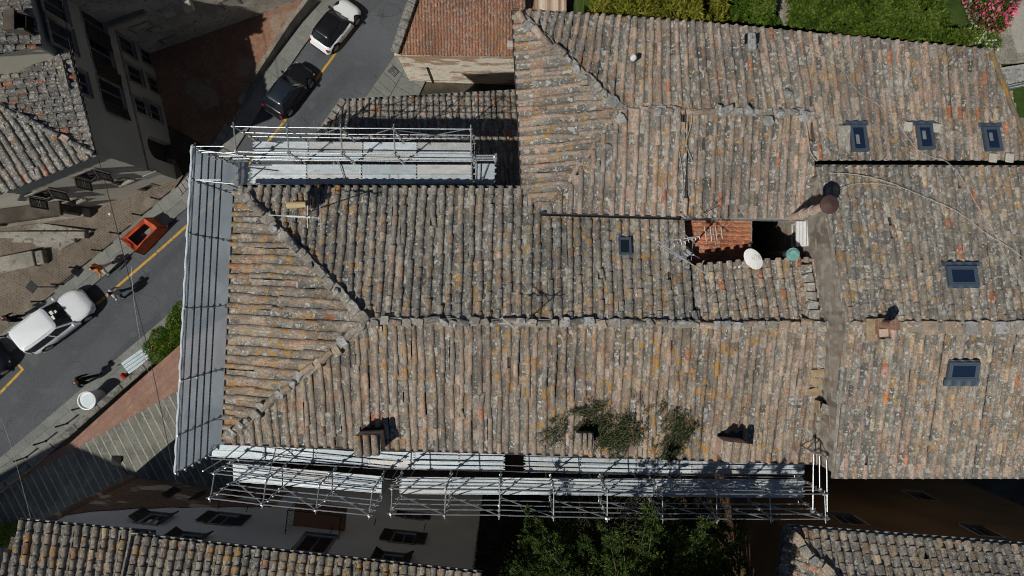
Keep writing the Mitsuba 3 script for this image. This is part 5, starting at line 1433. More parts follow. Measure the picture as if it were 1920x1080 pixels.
# ================================================================== vehicles
def car(name, label, px0, px1, wpx, L, Wd, Ht, paint, roofp=None, kind='suv', wheel=.33, ang=None):
    """px0, px1: tail and nose on the road (photo pixels)"""
    a, b = G.hit(*px0, .0), G.hit(*px1, .0)
    d = (b - a) / np.linalg.norm(b - a); d = d if ang is None else V3(math.cos(ang), math.sin(ang), 0)
    A = axes(d, G.n); A = np.array([d, np.cross(G.n, d), G.n])
    c = (a + b) / 2
    to = lambda v: np.asarray(v) @ A + c
    k = thing(name, label, 'car')
    hl, hw = L / 2, Wd / 2
    # lower body: cross-sections nose to tail, rounded in plan and in section
    xs = np.linspace(-1, 1, 25)
    prof = {'suv': [(-1, .60), (-.97, .86), (-.90, .97), (-.5, 1.0), (.30, .99), (.50, .95), (.80, .88), (.93, .80), (1, .66)],
            'hatch': [(-1, .58), (-.96, .84), (-.88, .96), (-.4, .98), (.30, .95), (.50, .91), (.80, .84), (.93, .76), (1, .62)]}[kind]
    shoulder = lambda x: np.interp(x, [q[0] for q in prof], [q[1] for q in prof]) * (Ht * .60)
    halfw = lambda x: hw * (1 - .36 * np.maximum(0, np.abs(x) - .62) ** 2 / .38 ** 2 * (.60 + .30 * (x > 0))) * np.where(np.abs(x) > .985, .90, 1)
    rings = []
    nn = 20
    th = np.linspace(0, 2 * np.pi, nn, endpoint=False)
    for x in xs:
        top, bot = shoulder(x), .20 + .06 * abs(x) ** 4
        cy, cz = halfw(x), (top + bot) / 2
        ex = 2.0 / 5.0
        y = cy * np.sign(np.cos(th)) * np.abs(np.cos(th)) ** ex
        z = cz + (top - bot) / 2 * np.sign(np.sin(th)) * np.abs(np.sin(th)) ** ex
        y = y * (1 - .10 * np.clip((z - cz) / (top - bot) * 2, 0, 1) ** 2)
        z = z + .035 * (1 - (y / cy) ** 2) * (np.sin(th) > .3)
        rings.append(np.c_[np.full(nn, x * hl), y, z])
    v = np.vstack(rings); i, j = np.meshgrid(np.arange(nn), np.arange(len(xs) - 1)); p0 = (j * nn + i).ravel(); p1 = (j * nn + (i + 1) % nn).ravel()
    f = np.vstack([np.c_[p0, p0 + nn, p1 + nn], np.c_[p0, p1 + nn, p1]])
    v = np.vstack([v, rings[0].mean(0), rings[-1].mean(0)]); nv = len(v)
    t = np.arange(nn); f = np.vstack([f, np.c_[(t + 1) % nn, 0 * t + nv - 2, t], np.c_[(len(xs) - 1) * nn + t, 0 * t + nv - 1, (len(xs) - 1) * nn + (t + 1) % nn]])
    body = mani(M(v, f[:, ::-1]))
    if body.is_empty() or body.volume() < 0: body = mani(M(v, f))
    wx = (-.60 * hl, .62 * hl)
    for x in wx:
        for s in (-1, 1):
            body = body - m3.Manifold.cylinder(.5, wheel + .06, wheel + .06, 24).rotate([90, 0, 0]).translate([x, s * (hw - .04) + .25, wheel])
    q = body.to_mesh(); add(f'{k}__body', M(to(q.vert_properties[:, :3]), q.tri_verts), paint, 35)
    # greenhouse: tapered glasshouse with crowned roof
    xr0, xf0, xr1, xf1 = {'suv': (-.965, .42, -.93, .08), 'hatch': (-.86, .42, -.70, .06)}[kind]
    zb, zt_ = shoulder(0) - .03, Ht
    wb, wt = hw * (.91 if kind == 'suv' else .84), hw * (.79 if kind == 'suv' else .68)
    def gh(s, inset_=0.0):
        """outline of the glasshouse at height share s, rounded corners"""
        xr, xf, w = xr0 * hl * (1 - s) + xr1 * hl * s, xf0 * hl * (1 - s) + xf1 * hl * s, wb * (1 - s) + wt * s
        o = np.linspace(0, 2 * np.pi, 48, endpoint=False)
        cx, rx = (xr + xf) / 2, (xf - xr) / 2 - inset_
        ex = 2 / 6.0
        return np.c_[cx + rx * np.sign(np.cos(o)) * np.abs(np.cos(o)) ** ex, (w - inset_) * np.sign(np.sin(o)) * np.abs(np.sin(o)) ** ex, np.full(48, zb + (zt_ - zb) * s)]
    lv = [gh(0), gh(.5), gh(.86), gh(.97, .03), gh(1.0, .10)]
    top = [lv[-1]]
    for s in (.7, .4, .1): top.append((lv[-1] - [(xr1 + xf1) / 2 * hl, 0, 0]) * [s, s, 1] + [(xr1 + xf1) / 2 * hl, 0, .05 * (1 - s * s)])
    def skin(rs):
        n = len(rs[0]); v = np.vstack(rs); i, j = np.meshgrid(np.arange(n), np.arange(len(rs) - 1)); p0 = (j * n + i).ravel(); p1 = (j * n + (i + 1) % n).ravel()
        return v, np.vstack([np.c_[p0, p1, p1 + n], np.c_[p0, p1 + n, p0 + n]])
    v, f = skin(lv[:3]); add(f'{k}__glazing', M(to(v), f), 'glass', 40)
    v, f = skin([lv[2] * [1, 1, 1] + [0, 0, 0], *lv[3:], *top[1:]])
    f = np.vstack([f, np.array([[len(v) - 48 + a, len(v) - 48 + (a + 1) % 48, len(v) - 1] for a in range(47)])])
    add(f'{k}__roof', M(to(v), f), roofp or paint, 40)
    # pillars between the panes
    def pil(s0, y0, s1, w=.07):
        pass
    for sgn in (-1, 1):
        for xa, xb in ((xf0 * hl - .05, xf1 * hl - .05), (-.18 * hl, -.20 * hl), (xr0 * hl + .10, xr1 * hl + .08)):
            ya, yb = wb * .985, wt * .99
            if abs(xa) > .3 * hl: ya, yb = wb * .93, wt * .92
            add(f'{k}__pillar', beam(to([[xa, sgn * ya, zb + .01]])[0], to([[xb, sgn * yb, zb + (zt_ - zb) * .9]])[0], .09, .05, .01), roofp or paint)
        # side sill line, mirror
        m = rbox([0, 0, 0], (.12, .20, .14), None, .04); mp = to([[.36 * hl, sgn * (hw - .01), zb + .05]])[0]
        add(f'{k}__mirror', M(np.array(m.vertices) @ A + mp, m.faces), paint if roofp is None else roofp, 30)
        hd = rbox([0, 0, 0], (.20, .26, .09), None, .04); add(f'{k}__headlight', M((np.array(hd.vertices) + [.90 * hl, sgn * hw * .62, Ht * .375]) @ A + c, hd.faces), 'lamp_clear', 30)
        tl = rbox([0, 0, 0], (.10, .16, .22), None, .04); add(f'{k}__taillight', M((np.array(tl.vertices) + [-.93 * hl, sgn * hw * .76, Ht * .47]) @ A + c, tl.faces), 'lamp_red', 30)
        for x in wx:
            o = V3(x, sgn * (hw - .13), wheel)
            kw = add(f'{k}__wheel', pipe(to([o - [0, .10, 0]])[0], to([o + [0, .10, 0]])[0], wheel, 22), 'tyre', 40)
            add(f'{kw}__rim', pipe(to([o - [0, .11, 0]])[0], to([o + [0, .11, 0]])[0], wheel * .62, 14), 'rim', 40)
        add(f'{k}__roof_rail', tube(to(np.array([[xr1 * hl + .2, sgn * wt * .84, Ht + .03], [-.3 * hl, sgn * wt * .88, Ht + .055], [xf1 * hl - .3, sgn * wt * .84, Ht + .03]])), .016, 5), 'trim_black' if roofp or paint != 'paint_white' else paint, 40)
        add(f'{k}__door_seam', cat([beam(to([[x, sgn * (hw * .992), Ht * .20]])[0], to([[x, sgn * (hw * .985), Ht * .56]])[0], .012, .012) for x in (.30 * hl, -.20 * hl, -.55 * hl)]), 'trim_black')
    add(f'{k}__bumper', cat([rbox(to([[s * (hl - .03), 0, .36]])[0], (.14, Wd * .70, .16), A, .04) for s in (-1, 1)]), 'trim_black')
    add(f'{k}__sill', cat([rbox(to([[0, s * (hw - .03), .26]])[0], (L * .36, .08, .12), A, .02) for s in (-1, 1)]), 'trim_black')
    add(f'{k}__wiper', cat([beam(to([[xf0 * hl + .0, y, zb + .03]])[0], to([[xf0 * hl - .22 * .6, y + .42, zb + .12]])[0], .02, .015) for y in (-.45, .05)]), 'trim_black')
    return k, to
k, to = car('parked_car', 'white car with a black roof, parked highest up the street', (600, 97), (664, 17), 0, 3.15, 1.50, 1.36, 'paint_white', 'paint_black', 'hatch')
k, to = car('parked_car', 'glossy black car parked just below the white car with a black roof', (515, 217), (577, 135), 0, 3.15, 1.50, 1.34, 'paint_black', 'paint_blueblack', 'hatch')
k, to = car('parked_car', 'white car with papers behind its windscreen parked beside the herringbone brick', (60, 645), (173, 561), 0, 3.80, 1.68, 1.52, 'paint_white', None, 'suv')
add(f'{k}__paper', bx(to([[.30, -.1, 1.40]])[0], (.14, .22, .004), axes([.8, .6, -.3])), 'paper')
add(f'{k}__paper', bx(to([[.36, .16, 1.36]])[0], (.16, .20, .004), axes([.8, .6, -.3])), 'paper')
add(f'{k}__paper', bx(to([[.52, .12, 1.28]])[0], (.12, .14, .004), axes([.7, .7, -.3])), 'paper')
k, to = car('parked_car', 'black car cut off by the left edge of the photo at the bend', (-100, 748), (17, 660), 0, 3.9, 1.70, 1.45, 'paint_black', None, 'hatch')
# ================================================================== people
def chain(bones):
    ms = None
    for (a, ra, b, rb) in bones:
        s = m3.Manifold.batch_hull([m3.Manifold.sphere(ra, 14).translate(list(a)), m3.Manifold.sphere(rb, 14).translate(list(b))])
        ms = s if ms is None else ms + s
    q = ms.refine_to_length(.05).to_mesh()
    t = M(q.vert_properties[:, :3], q.tri_verts); t.merge_vertices()
    trimesh.smoothing.filter_taubin(t, iterations=6)
    return t
def person(label, px, face, top, legs, hair='hair_dark', stride=.28, arm=(.25, -.25), bag=None, helmet=False, lean=.05):
    """stands or walks at photo pixel px (between the feet), facing angle face (degrees, 0 = east)"""
    c = G.hit(*px); an = math.radians(face)
    A = np.array([[math.cos(an), math.sin(an), 0], [-math.sin(an), math.cos(an), 0], [0, 0, 1]])
    W = lambda m: M(np.array(m.vertices) @ A + c, m.faces)
    k = thing('person', label, 'person')
    hipz, shz = .90, 1.40
    J = {}
    for s, n in ((1, 'l'), (-1, 'r')):
        f = stride * s
        J['hip' + n] = V3(0, s * .095, hipz); J['knee' + n] = V3(f * .45 + .06, s * .10, .48 + .02 * abs(f)); J['ank' + n] = V3(f, s * .10, .09 + (.06 if f < 0 else 0)); J['toe' + n] = V3(f + .17, s * .12, .035 + (.0 if f < 0 else .02))
        J['sh' + n] = V3(lean, s * .185, shz); a = arm[0 if s > 0 else 1]
        J['elb' + n] = V3(lean + a * .5 - .03, s * .245, 1.12); J['wri' + n] = V3(lean + a + .05, s * .24, .90 + .12 * abs(a)); 
    sp = V3(lean, 0, 1.30); pel = V3(0, 0, .95); nk = V3(lean + .01, 0, 1.48); hd = V3(lean + .03, 0, 1.60)
    body = []
    for n in 'lr':
        body += [(J['hip' + n], .085, J['knee' + n], .058), (J['knee' + n], .055, J['ank' + n], .038), (J['ank' + n], .042, J['toe' + n], .032),
                 (J['sh' + n], .050, J['elb' + n], .040), (J['elb' + n], .038, J['wri' + n], .028)]
        w = J['wri' + n]; fd = V3(.02, 0, -1)
        for q in range(4):
            fb = w + V3(.022 * (q - 1.5), 0, -.07); body += [(w, .024, fb, .012), (fb, .011, fb + V3(.01, -.01, -.075 + .012 * abs(q - 1.4)), .009)]
        body += [(w, .02, w + V3(.045, 0, -.06), .011)]
        body += [(J['sh' + n], .055, sp, .10), (J['hip' + n], .09, pel, .10)]
    body += [(pel, .115, sp, .125), (sp, .11, nk, .055), (nk, .052, hd, .06), (hd, .088, hd + V3(.0, 0, .06), .092), (hd + V3(.05, 0, -.03), .055, hd + V3(.06, 0, -.07), .038)]
    scene[k] = mikit.ply(W(chain(body)), 'skin', smooth=50)
    fc = cat([pipe(hd + V3(.085, 0, .01), hd + V3(.112, 0, -.015), .014, 6, .010), *[trimesh.creation.icosphere(1, .013).apply_translation(hd + V3(.082, s * .033, .02)) for s in (-1, 1)], *[trimesh.creation.icosphere(1, .022).apply_scale([.6, .5, 1.3]).apply_translation(hd + V3(0, s * .088, 0)) for s in (-1, 1)]])
    add(f'{k}__face', W(fc), 'skin', 40)
    hr = chain([(hd + V3(-.012, 0, .052), .098, hd + V3(-.03, 0, -.01), .094)] + ([] if helmet else [(hd + V3(-.06, 0, 0), .07, hd + V3(-.075, 0, -.10), .05)]))
    add(f'{k}__helmet' if helmet else f'{k}__hair', W(hr), hair, 50)
    sh = []
    for n in 'lr': sh += [(J['sh' + n], .068, J['elb' + n], .055), (J['elb' + n], .052, J['wri' + n] + (J['elb' + n] - J['wri' + n]) * .12, .042), (J['sh' + n], .075, sp, .12)]
    sh += [(pel + V3(0, .03, .02), .125, sp, .135), (pel + V3(0, -.03, .02), .125, sp, .135), (sp, .12, nk - [0, 0, .03], .06)]
    add(f'{k}__top', W(chain(sh)), top, 50)
    tr = []
    for n in 'lr': tr += [(J['hip' + n], .105, J['knee' + n], .075), (J['knee' + n], .072, J['ank' + n] + V3(0, 0, .03), .056), (J['hip' + n], .108, pel, .118)]
    add(f'{k}__trousers', W(chain(tr)), legs, 50)
    for n in 'lr': add(f'{k}__shoe', W(chain([(J['ank' + n] - [.02, 0, .03], .052, J['toe' + n], .042)])), 'trim_black', 50)
    if bag: add(f'{k}__bag', W(rbox(V3(-.20 + lean, 0, 1.18), (.18, .30, .42), None, .06)), bag, 30)
person('person in an orange top and pale trousers walking beside the orange mesh barrier', (209, 503), 235, 'cloth_orange', 'cloth_pale', arm=(.3, -.1))
person('person in a grey top and dark trousers crossing the yellow line', (241, 549), 215, 'cloth_grey', 'cloth_denim', arm=(.2, -.25))
person('person in black walking on the asphalt near the round white tub', (176, 710), 20, 'cloth_black', 'cloth_black', arm=(.25, -.2), stride=.32)
person('person in black standing on the pavement behind the white car with papers', (49, 597), 60, 'cloth_black', 'cloth_black', arm=(.1, .1), stride=.12)

# ================================================================== street furniture
def bollard(px, lab, h=.85):
    c = G.hit(*px, .12)
    k = thing('bollard', lab, 'bollard', 'thin black bollards along the pavements')
    scene[f'{k}__post'] = mikit.ply(pipe(c, c + [0, 0, h], .038, 10), 'iron', smooth=40)
    add(f'{k}__collar', pipe(c + [0, 0, h - .14], c + [0, 0, h - .10], .05, 10), 'iron', 40)
    add(f'{k}__knob', trimesh.creation.icosphere(1, .05).apply_translation(c + [0, 0, h + .02]), 'iron', 40)
    add(f'{k}__foot', pipe(c, c + [0, 0, .06], .07, 10, .05), 'iron', 40)
up_side = [(299, 374), (265, 404), (224, 438), (191, 470), (150, 502), (118, 533), (81, 565), (10, 630)]
for i, q in enumerate(up_side):
    bollard(q, ['thin black bollard on the hotel side pavement nearest the scaffold sheeting', 'second black bollard from the scaffold sheeting on the hotel side pavement', 'black bollard on the pavement just above the orange mesh barrier', 'black bollard between the orange mesh barrier and the person in orange',
                'black bollard just below the person in orange', 'black bollard beside the two square topped posts', 'black bollard next to the bonnet of the white car with papers', 'black bollard at the left edge by the rear of the white car with papers'][i].replace('hotel side', 'herringbone side'))
for i, q in enumerate([(156, 763), (126, 794), (86, 827), (50, 857)]):
    bollard(q, ['black bollard beside the round white tub', 'second black bollard below the round white tub', 'third black bollard below the round white tub', 'fourth black bollard below the round white tub, at the bottom of the pavement'][i])
def sign(px, lab, h=1.75, tilt=.12):
    c = G.hit(*px, .10)
    k = thing('notice_post', lab, 'post sign')
    add(f'{k}__pole', pipe(c, c + [0, 0, h], .028, 10), 'iron', 40)
    A = axes([.78, -.55, tilt]); 
    add(f'{k}__panel', rbox(c + [0, 0, h + .03], (.50, .44, .05), A, .015), 'iron')
    add(f'{k}__foot', pipe(c, c + [0, 0, .05], .12, 12, .08), 'iron', 40)
sign((105, 538), 'black post with a square flat top on the herringbone bricks')
# round white tub
c = G.hit(186, 745, .12)
k = thing('round_tub', 'tall round white tub with a recessed lid against the parapet', 'tub')
o = np.linspace(0, 2 * np.pi, 33)[:-1]
prof = [(.36, 0), (.40, .02), (.42, .95), (.46, .97), (.46, 1.05), (.40, 1.06), (.38, .98), (.05, .96), (.0, .96)]
rg = [np.c_[np.cos(o) * r_, np.sin(o) * r_, np.full(32, z_)] + c for r_, z_ in prof]
v = np.vstack(rg); i, j = np.meshgrid(np.arange(32), np.arange(len(prof) - 1)); p0 = (j * 32 + i).ravel(); p1 = (j * 32 + (i + 1) % 32).ravel()
add(f'{k}__drum', M(v, np.vstack([np.c_[p0, p1, p1 + 32], np.c_[p0, p1 + 32, p0 + 32]])), 'white_pvc', 30)
add(f'{k}__lid', pipe(c + [.03, .02, .97], c + [.03, .02, .99], .30, 24), 'bench_slat', 40)
# red bag by the bench
c = G.hit(241, 706, .14)
m = stone(c + [0, 0, .26], (.55, .36, .52), 5); add('bag', m, 'bag_red', 40); tag('bag', 'bright red bag lying between the bench and the parapet', 'bag')
# bench of four pale slats
a, b = G.hit(236, 690, .52), G.hit(279, 660, .52)
d = (b - a) / np.linalg.norm(b - a); l = np.cross([0, 0, 1], d)
k = thing('bench', 'pale blue slatted bench on the pavement beside the bush', 'bench')
a, b = a - d * .05, b + d * .12
for q in range(4): add(f'{k}__slat', rbox((a + b) / 2 + l * (.27 - .18 * q), (np.linalg.norm(b - a), .155, .035), axes(d), .008), 'bench_slat')
for e in (a + d * .12, b - d * .12):
    add(f'{k}__leg', cat([beam(e + l * .30 - [0, 0, .03], e - l * .30 - [0, 0, .03], .04, .03), pipe(e + l * .26 - [0, 0, .03], e + l * .32 - [0, 0, .42], .02), pipe(e - l * .26 - [0, 0, .03], e - l * .30 - [0, 0, .42], .02)]), 'iron')
for s_ in (1, -1): add(f'{k}__armrest', tube(spline([a + l * .30 * s_ - d * .02, a + l * .33 * s_ - d * .09 + [0, 0, .06], a + l * .30 * s_ - d * .12 + [0, 0, .16]], 8), .02, 6), 'iron', 40)
# orange mesh barrier round an opening in the road
k = thing('mesh_barrier', 'orange plastic mesh barrier draped round a pit at the kerb', 'barrier')
pts = [(240, 452), (290, 408), (318, 428), (270, 478)]
base = [G.hit(*q, .02) for q in pts]
cen = sum(base) / 4
topc = [lerp(cen, b_, .86) + V3(0, 0, .95) for b_ in base]
inn = [lerp(cen, b_, .63) + V3(0, 0, .80) for b_ in base]
r = np.random.default_rng(9)
for q in range(4):
    def panel(p0, p1, p2, p3, n=10, mm=8, amp=.05):
        u, v_ = np.meshgrid(np.linspace(0, 1, n), np.linspace(0, 1, mm)); u, v_ = u.ravel()[:, None], v_.ravel()[:, None]
        g = (p0 * (1 - u) + p1 * u) * (1 - v_) + (p3 * (1 - u) + p2 * u) * v_
        edge = np.minimum(np.minimum(u, 1 - u), 1) * 4
        g = g + (meshkit.fbm(g * 5, 2, q) - .5)[:, None] * V3(.2, .2, 1.0) * amp * 2 * np.minimum(1, edge)
        i, j = np.meshgrid(np.arange(n - 1), np.arange(mm - 1)); s = (j * n + i).ravel()
        return M(g, np.vstack([np.c_[s, s + 1, s + n + 1], np.c_[s, s + n + 1, s + n]]))
    z = (q + 1) % 4
    add(f'{k}__panel', panel(base[q], base[z], topc[z], topc[q], amp=.07), 'orange_mesh', True)
    add(f'{k}__top_panel', panel(topc[q], topc[z], inn[z], inn[q], amp=.12), 'orange_mesh', True)
    add(f'{k}__corner_rod', pipe(base[q] + [0, 0, 0], topc[q] + [0, 0, .08], .02), 'iron')
    add(f'{k}__rim', pipe(inn[q], inn[z], .03), 'orange_mesh')
m = sheet(G, pts, .02); add(f'{k}__pit', M(lerp(np.tile(cen, (len(m.vertices), 1)), np.array(m.vertices), .75) , m.faces), 'stone_wall')
# wall lantern above the stairs
k = thing('wall_lantern', 'square black lantern on an arm over the stone stairs', 'lantern')
a = P(243, 890, 2.4); b = P(222, 861, 2.8)
add(f'{k}__arm', tube(spline([a, lerp(a, b, .5) + [0, 0, .15], b + [0, 0, .22]], 10), .022, 6), 'iron', 40)
add(f'{k}__head', hull([b + V3(x * .17, y * .17, .16) for x in (-1, 1) for y in (-1, 1)] + [b + V3(x * .10, y * .10, -.22) for x in (-1, 1) for y in (-1, 1)]), 'iron')
add(f'{k}__cap', hull([b + V3(x * .21, y * .21, .17) for x in (-1, 1) for y in (-1, 1)] + [b + V3(0, 0, .30)]), 'iron')

# ================================================================== overhead wires, ropes on the roofs
def wire(key, px, z0, z1, r, label, catg, b='wire_black', sag=.15):
    n = len(px); zs = np.linspace(z0, z1, n) - sag * np.sin(np.linspace(0, np.pi, n))
    k = add(key, tube(spline([P(*q, z) for q, z in zip(px, zs)], 60), r, 6), b, 40); tag(k, label, catg); return k
wire('overhead_wire', [(112, -40), (165, 225), (207, 380), (246, 535), (275, 645), (300, 760), (330, 900)], 5.2, 5.0, .016, 'black wire sagging across the street from the corner building, with a white fitting', 'wire')
wire('overhead_wire', [(246, 500), (251, 560), (264, 640), (290, 735)], 5.1, 5.0, .010, 'thin grey wire twisted beside the black wire over the asphalt', 'wire', 'gutter_grey')
wire('overhead_wire', [(-10, 760), (8, 800), (40, 905), (58, 972)], 3.2, 5.4, .007, 'thin pale wire at the far left running to the lichened roof', 'wire', 'rope')
add('wire_fitting', trimesh.creation.icosphere(2, .06).apply_translation(P(206, 401, 5.05)), 'white_pvc', 40); tag('wire_fitting', 'small white fitting hanging on the black street wire', 'fitting')
def rope(px, plane, label, r=.016, dz=.15, b='rope'):
    pts = np.array([plane.hit(*q, dz) if not isinstance(q[2:] and q[2], Plane) else q[2].hit(q[0], q[1], dz) for q in px])
    k = add('cable', tube(spline(pts, 120) + np.c_[np.zeros(120), np.zeros(120), .012 * np.sin(np.arange(120) * .9)], r, 6), b, 40); tag(k, label, 'cable', 'pale cables lying over the roofs')
rope([(1520, 98), (1545, 108), (1580, 132), (1605, 168), (1645, 195), (1680, 225), (1702, 258), (1740, 292), (1772, 302, gN), (1800, 330, gN), (1840, 398, gN), (1862, 432, gN), (1885, 480, gN), (1925, 545, gN)], qN, 'pale cable running from the tan roof down over the step onto the gabled roof', .0085, .17)
rope([(1556, 325), (1600, 327), (1660, 340), (1740, 372), (1800, 400), (1850, 438), (1890, 462), (1930, 500)], gN, 'thick pale cable curving over the gabled roof below the roof step', .0115, .16)
rope([(1562, 362), (1590, 348), (1640, 344), (1690, 353)], gN, 'short pale cable end beside the pink flue on the gabled roof', .008, .16)
rope([(1271, 205), (1268, 245), (1276, 300), (1281, 360), (1278, 395)], qS, 'thin pale cable down the tan slope beside the long roof joint', .010, .24)
rope([(1290, 200), (1294, 240), (1291, 285), (1297, 305), (1290, 303)], qS, 'looped thin pale cable just right of the long roof joint', .010, .16)
rope([(1507, 225), (1515, 262), (1522, 290), (1532, 302)], qN, 'thin pale cable hanging at the corner of the three skylights roof', .010, .2)
# ================================================================== antennas and dish
def yagi(k, a, b, n, el, vert=False, r=.014, b_='aluminium'):
    d = (b - a) / np.linalg.norm(b - a); s = np.cross([0, 0, 1.0], d); s /= np.linalg.norm(s)
    if vert: s = np.cross(d, s)
    add(f'{k}__boom', pipe(a, b, r * 1.3, 6), b_)
    for t in np.linspace(.03, .97, n): add(f'{k}__rod', pipe(lerp(a, b, t) - s * el * (1.1 - .4 * t), lerp(a, b, t) + s * el * (1.1 - .4 * t), r * .7, 5), b_)
k = thing('antenna', 'white cross shaped aerial by the broken chimney near the sheeting', 'antenna')
b0 = pN.hit(585, 395)
mp = P(577, 408, 13.0)
add(f'{k}__mast', pipe(b0, mp + [0, 0, .2], .02, 8), 'galvanised', 40)
yagi(k, P(503, 403, 13.0), P(601, 409, 13.0), 5, .10)
add(f'{k}__rod', pipe(P(577, 385, 13.05), P(577, 428, 13.05), .014, 6), 'white_pvc'); add(f'{k}__rod', pipe(P(600, 384, 13.0), P(601, 432, 13.0), .010, 6), 'aluminium')
add(f'{k}__boom', pipe(P(538, 405, 13.05), P(582, 407, 13.05), .03, 6), 'white_pvc')
k = thing('antenna', 'large tangled television aerial mast at the corner of the light well', 'antenna')
m0, m1 = pN.hit(1288, 478), P(1300, 478, 13.4)
add(f'{k}__mast', pipe(m0, m1, .028, 8), 'galvanised', 40)
yagi(k, P(1230, 450, 13.6), P(1322, 512, 13.2), 9, .10, True)
yagi(k, P(1232, 458, 13.2), P(1290, 492, 13.1), 6, .12)
yagi(k, P(1250, 452, 12.6), P(1312, 443, 12.4), 12, .13, True)
yagi(k, P(1262, 457, 12.5), P(1312, 444, 12.3), 8, .10)
yagi(k, P(1322, 441, 12.0), P(1354, 437, 12.0), 4, .25)
add(f'{k}__rod', pipe(P(1336, 427, 12.1), P(1342, 460, 12.1), .014, 6), 'aluminium'); add(f'{k}__rod', pipe(P(1300, 522, 13.2), P(1320, 488, 13.2), .014, 6), 'aluminium')
add(f'{k}__box', rbox(P(1288, 474, 12.9), (.16, .2, .2), axes([.5, .5, 0]), .02), 'aluminium')
add(f'{k}__stay', pipe(m1, P(1312, 484, 12.0), .012, 5), 'galvanised')
for a, b in (((1252, 447), (1290, 478)), ((1262, 440), (1296, 470)), ((1300, 450), (1296, 488)), ((1268, 470), (1300, 474)), ((1285, 440), (1318, 470))): add(f'{k}__rod', pipe(P(*a, 12.8), P(*b, 12.6), .010, 5), 'aluminium')
k = thing('antenna', 'small aerial with a thin mast standing on the long ridge', 'antenna')
b0 = P(985, 604, 11.75); mp = P(988, 607, 13.6)
add(f'{k}__mast', pipe(b0, mp, .018, 8), 'aluminium', 40)
yagi(k, P(934, 606, 13.3), P(1003, 608, 13.3), 5, .08, True); yagi(k, P(940, 595, 13.4), P(972, 622, 13.4), 4, .06)
add(f'{k}__rod', pipe(P(988, 596, 13.6), P(989, 622, 13.6), .008, 5), 'aluminium')
k = thing('antenna', 'bare twiggy aerial standing on the tan slope just above the light well', 'antenna')
b0 = qS.hit(1318, 400)
yagi(k, b0 + [0, 0, .1], b0 + [.15, .1, 1.3], 5, .22, False, .010, 'iron')
k = thing('satellite_dish', 'white satellite dish with rust stains at the edge of the light well', 'satellite dish')
c = P(1415, 484, 11.5)
nd = V3(-.80, -.42, .36); nd /= np.linalg.norm(nd)
A = axes(nd, (0, 0, 1))
rr = np.linspace(0, .36, 9); o = np.linspace(0, 2 * np.pi, 37)[:-1]
g = np.concatenate([np.stack([np.full(36, r_ ** 2 * .55), r_ * np.cos(o), r_ * 1.05 * np.sin(o)], -1) for r_ in rr[1:]])
v = np.vstack([[[0, 0, 0]], g]); i = np.arange(36); f = [np.c_[0 * i, 1 + i, 1 + (i + 1) % 36]]
for q in range(7): f.append(np.vstack([np.c_[1 + q * 36 + i, 1 + (q + 1) * 36 + i, 1 + (q + 1) * 36 + (i + 1) % 36], np.c_[1 + q * 36 + i, 1 + (q + 1) * 36 + (i + 1) % 36, 1 + q * 36 + (i + 1) % 36]]))
add(f'{k}__reflector', M(v @ A + c, np.vstack(f)), 'dish_white', True)
add(f'{k}__arm', pipe(c + A[2] * -.42 + nd * .05, c + nd * .55 - A[2] * .12, .014, 6), 'aluminium')
add(f'{k}__receiver', pipe(c + nd * .52 - A[2] * .12, c + nd * .62 - A[2] * .10, .035, 10), 'white_pvc', 40)
add(f'{k}__mast', pipe(c - nd * .06, pN.hit(1420, 494) + [0, 0, -.3], .03, 8), 'galvanised', 40)

# ================================================================== vegetation
def sphere_pts(n):
    d = rng.normal(size=(n, 3)); return d / np.linalg.norm(d, axis=1, keepdims=True)
def bush(k, blobs, n, L, W, mat, upw=.5, droop=0.0, name='foliage', shell=.35):
    """leaves spread through the outer shells of a few ellipsoids: blobs = (centre, radii)"""
    vol = np.array([b[1][0] * b[1][1] + b[1][1] * b[1][2] for b in blobs]); vol /= vol.sum()
    Cs, Ds = [], []
    for (c, rad), s in zip(blobs, vol):
        m = max(30, int(n * s))
        d = sphere_pts(m); q = 1 - shell * rng.random(m) ** 1.6
        lump = .82 + .36 * meshkit.fbm(d * 2.6 + np.asarray(c), 3)
        Cs.append(np.asarray(c) + d * np.asarray(rad) * (q * lump)[:, None]); Ds.append(d + rng.normal(size=(m, 3)) * .6 + [0, 0, upw - droop])
    Cs, Ds = np.concatenate(Cs), np.concatenate(Ds)
    m, uv = leaves(Cs, Ds, L * (.7 + .6 * rng.random(len(Cs))), W * (.7 + .6 * rng.random(len(Cs))))
    cl = meshkit.fbm(Cs * 2.2, 2); uv[:, 0] = np.repeat(np.clip(cl * 1.5 - .25 + .25 * (rng.random(len(Cs)) - .5), 0, 1), 4)
    kk = f'{k}__{name}'
    kk = fresh(kk); scene[kk] = mikit.ply(m, mat, uv=uv)
    tag(kk, kind='stuff')
    return kk
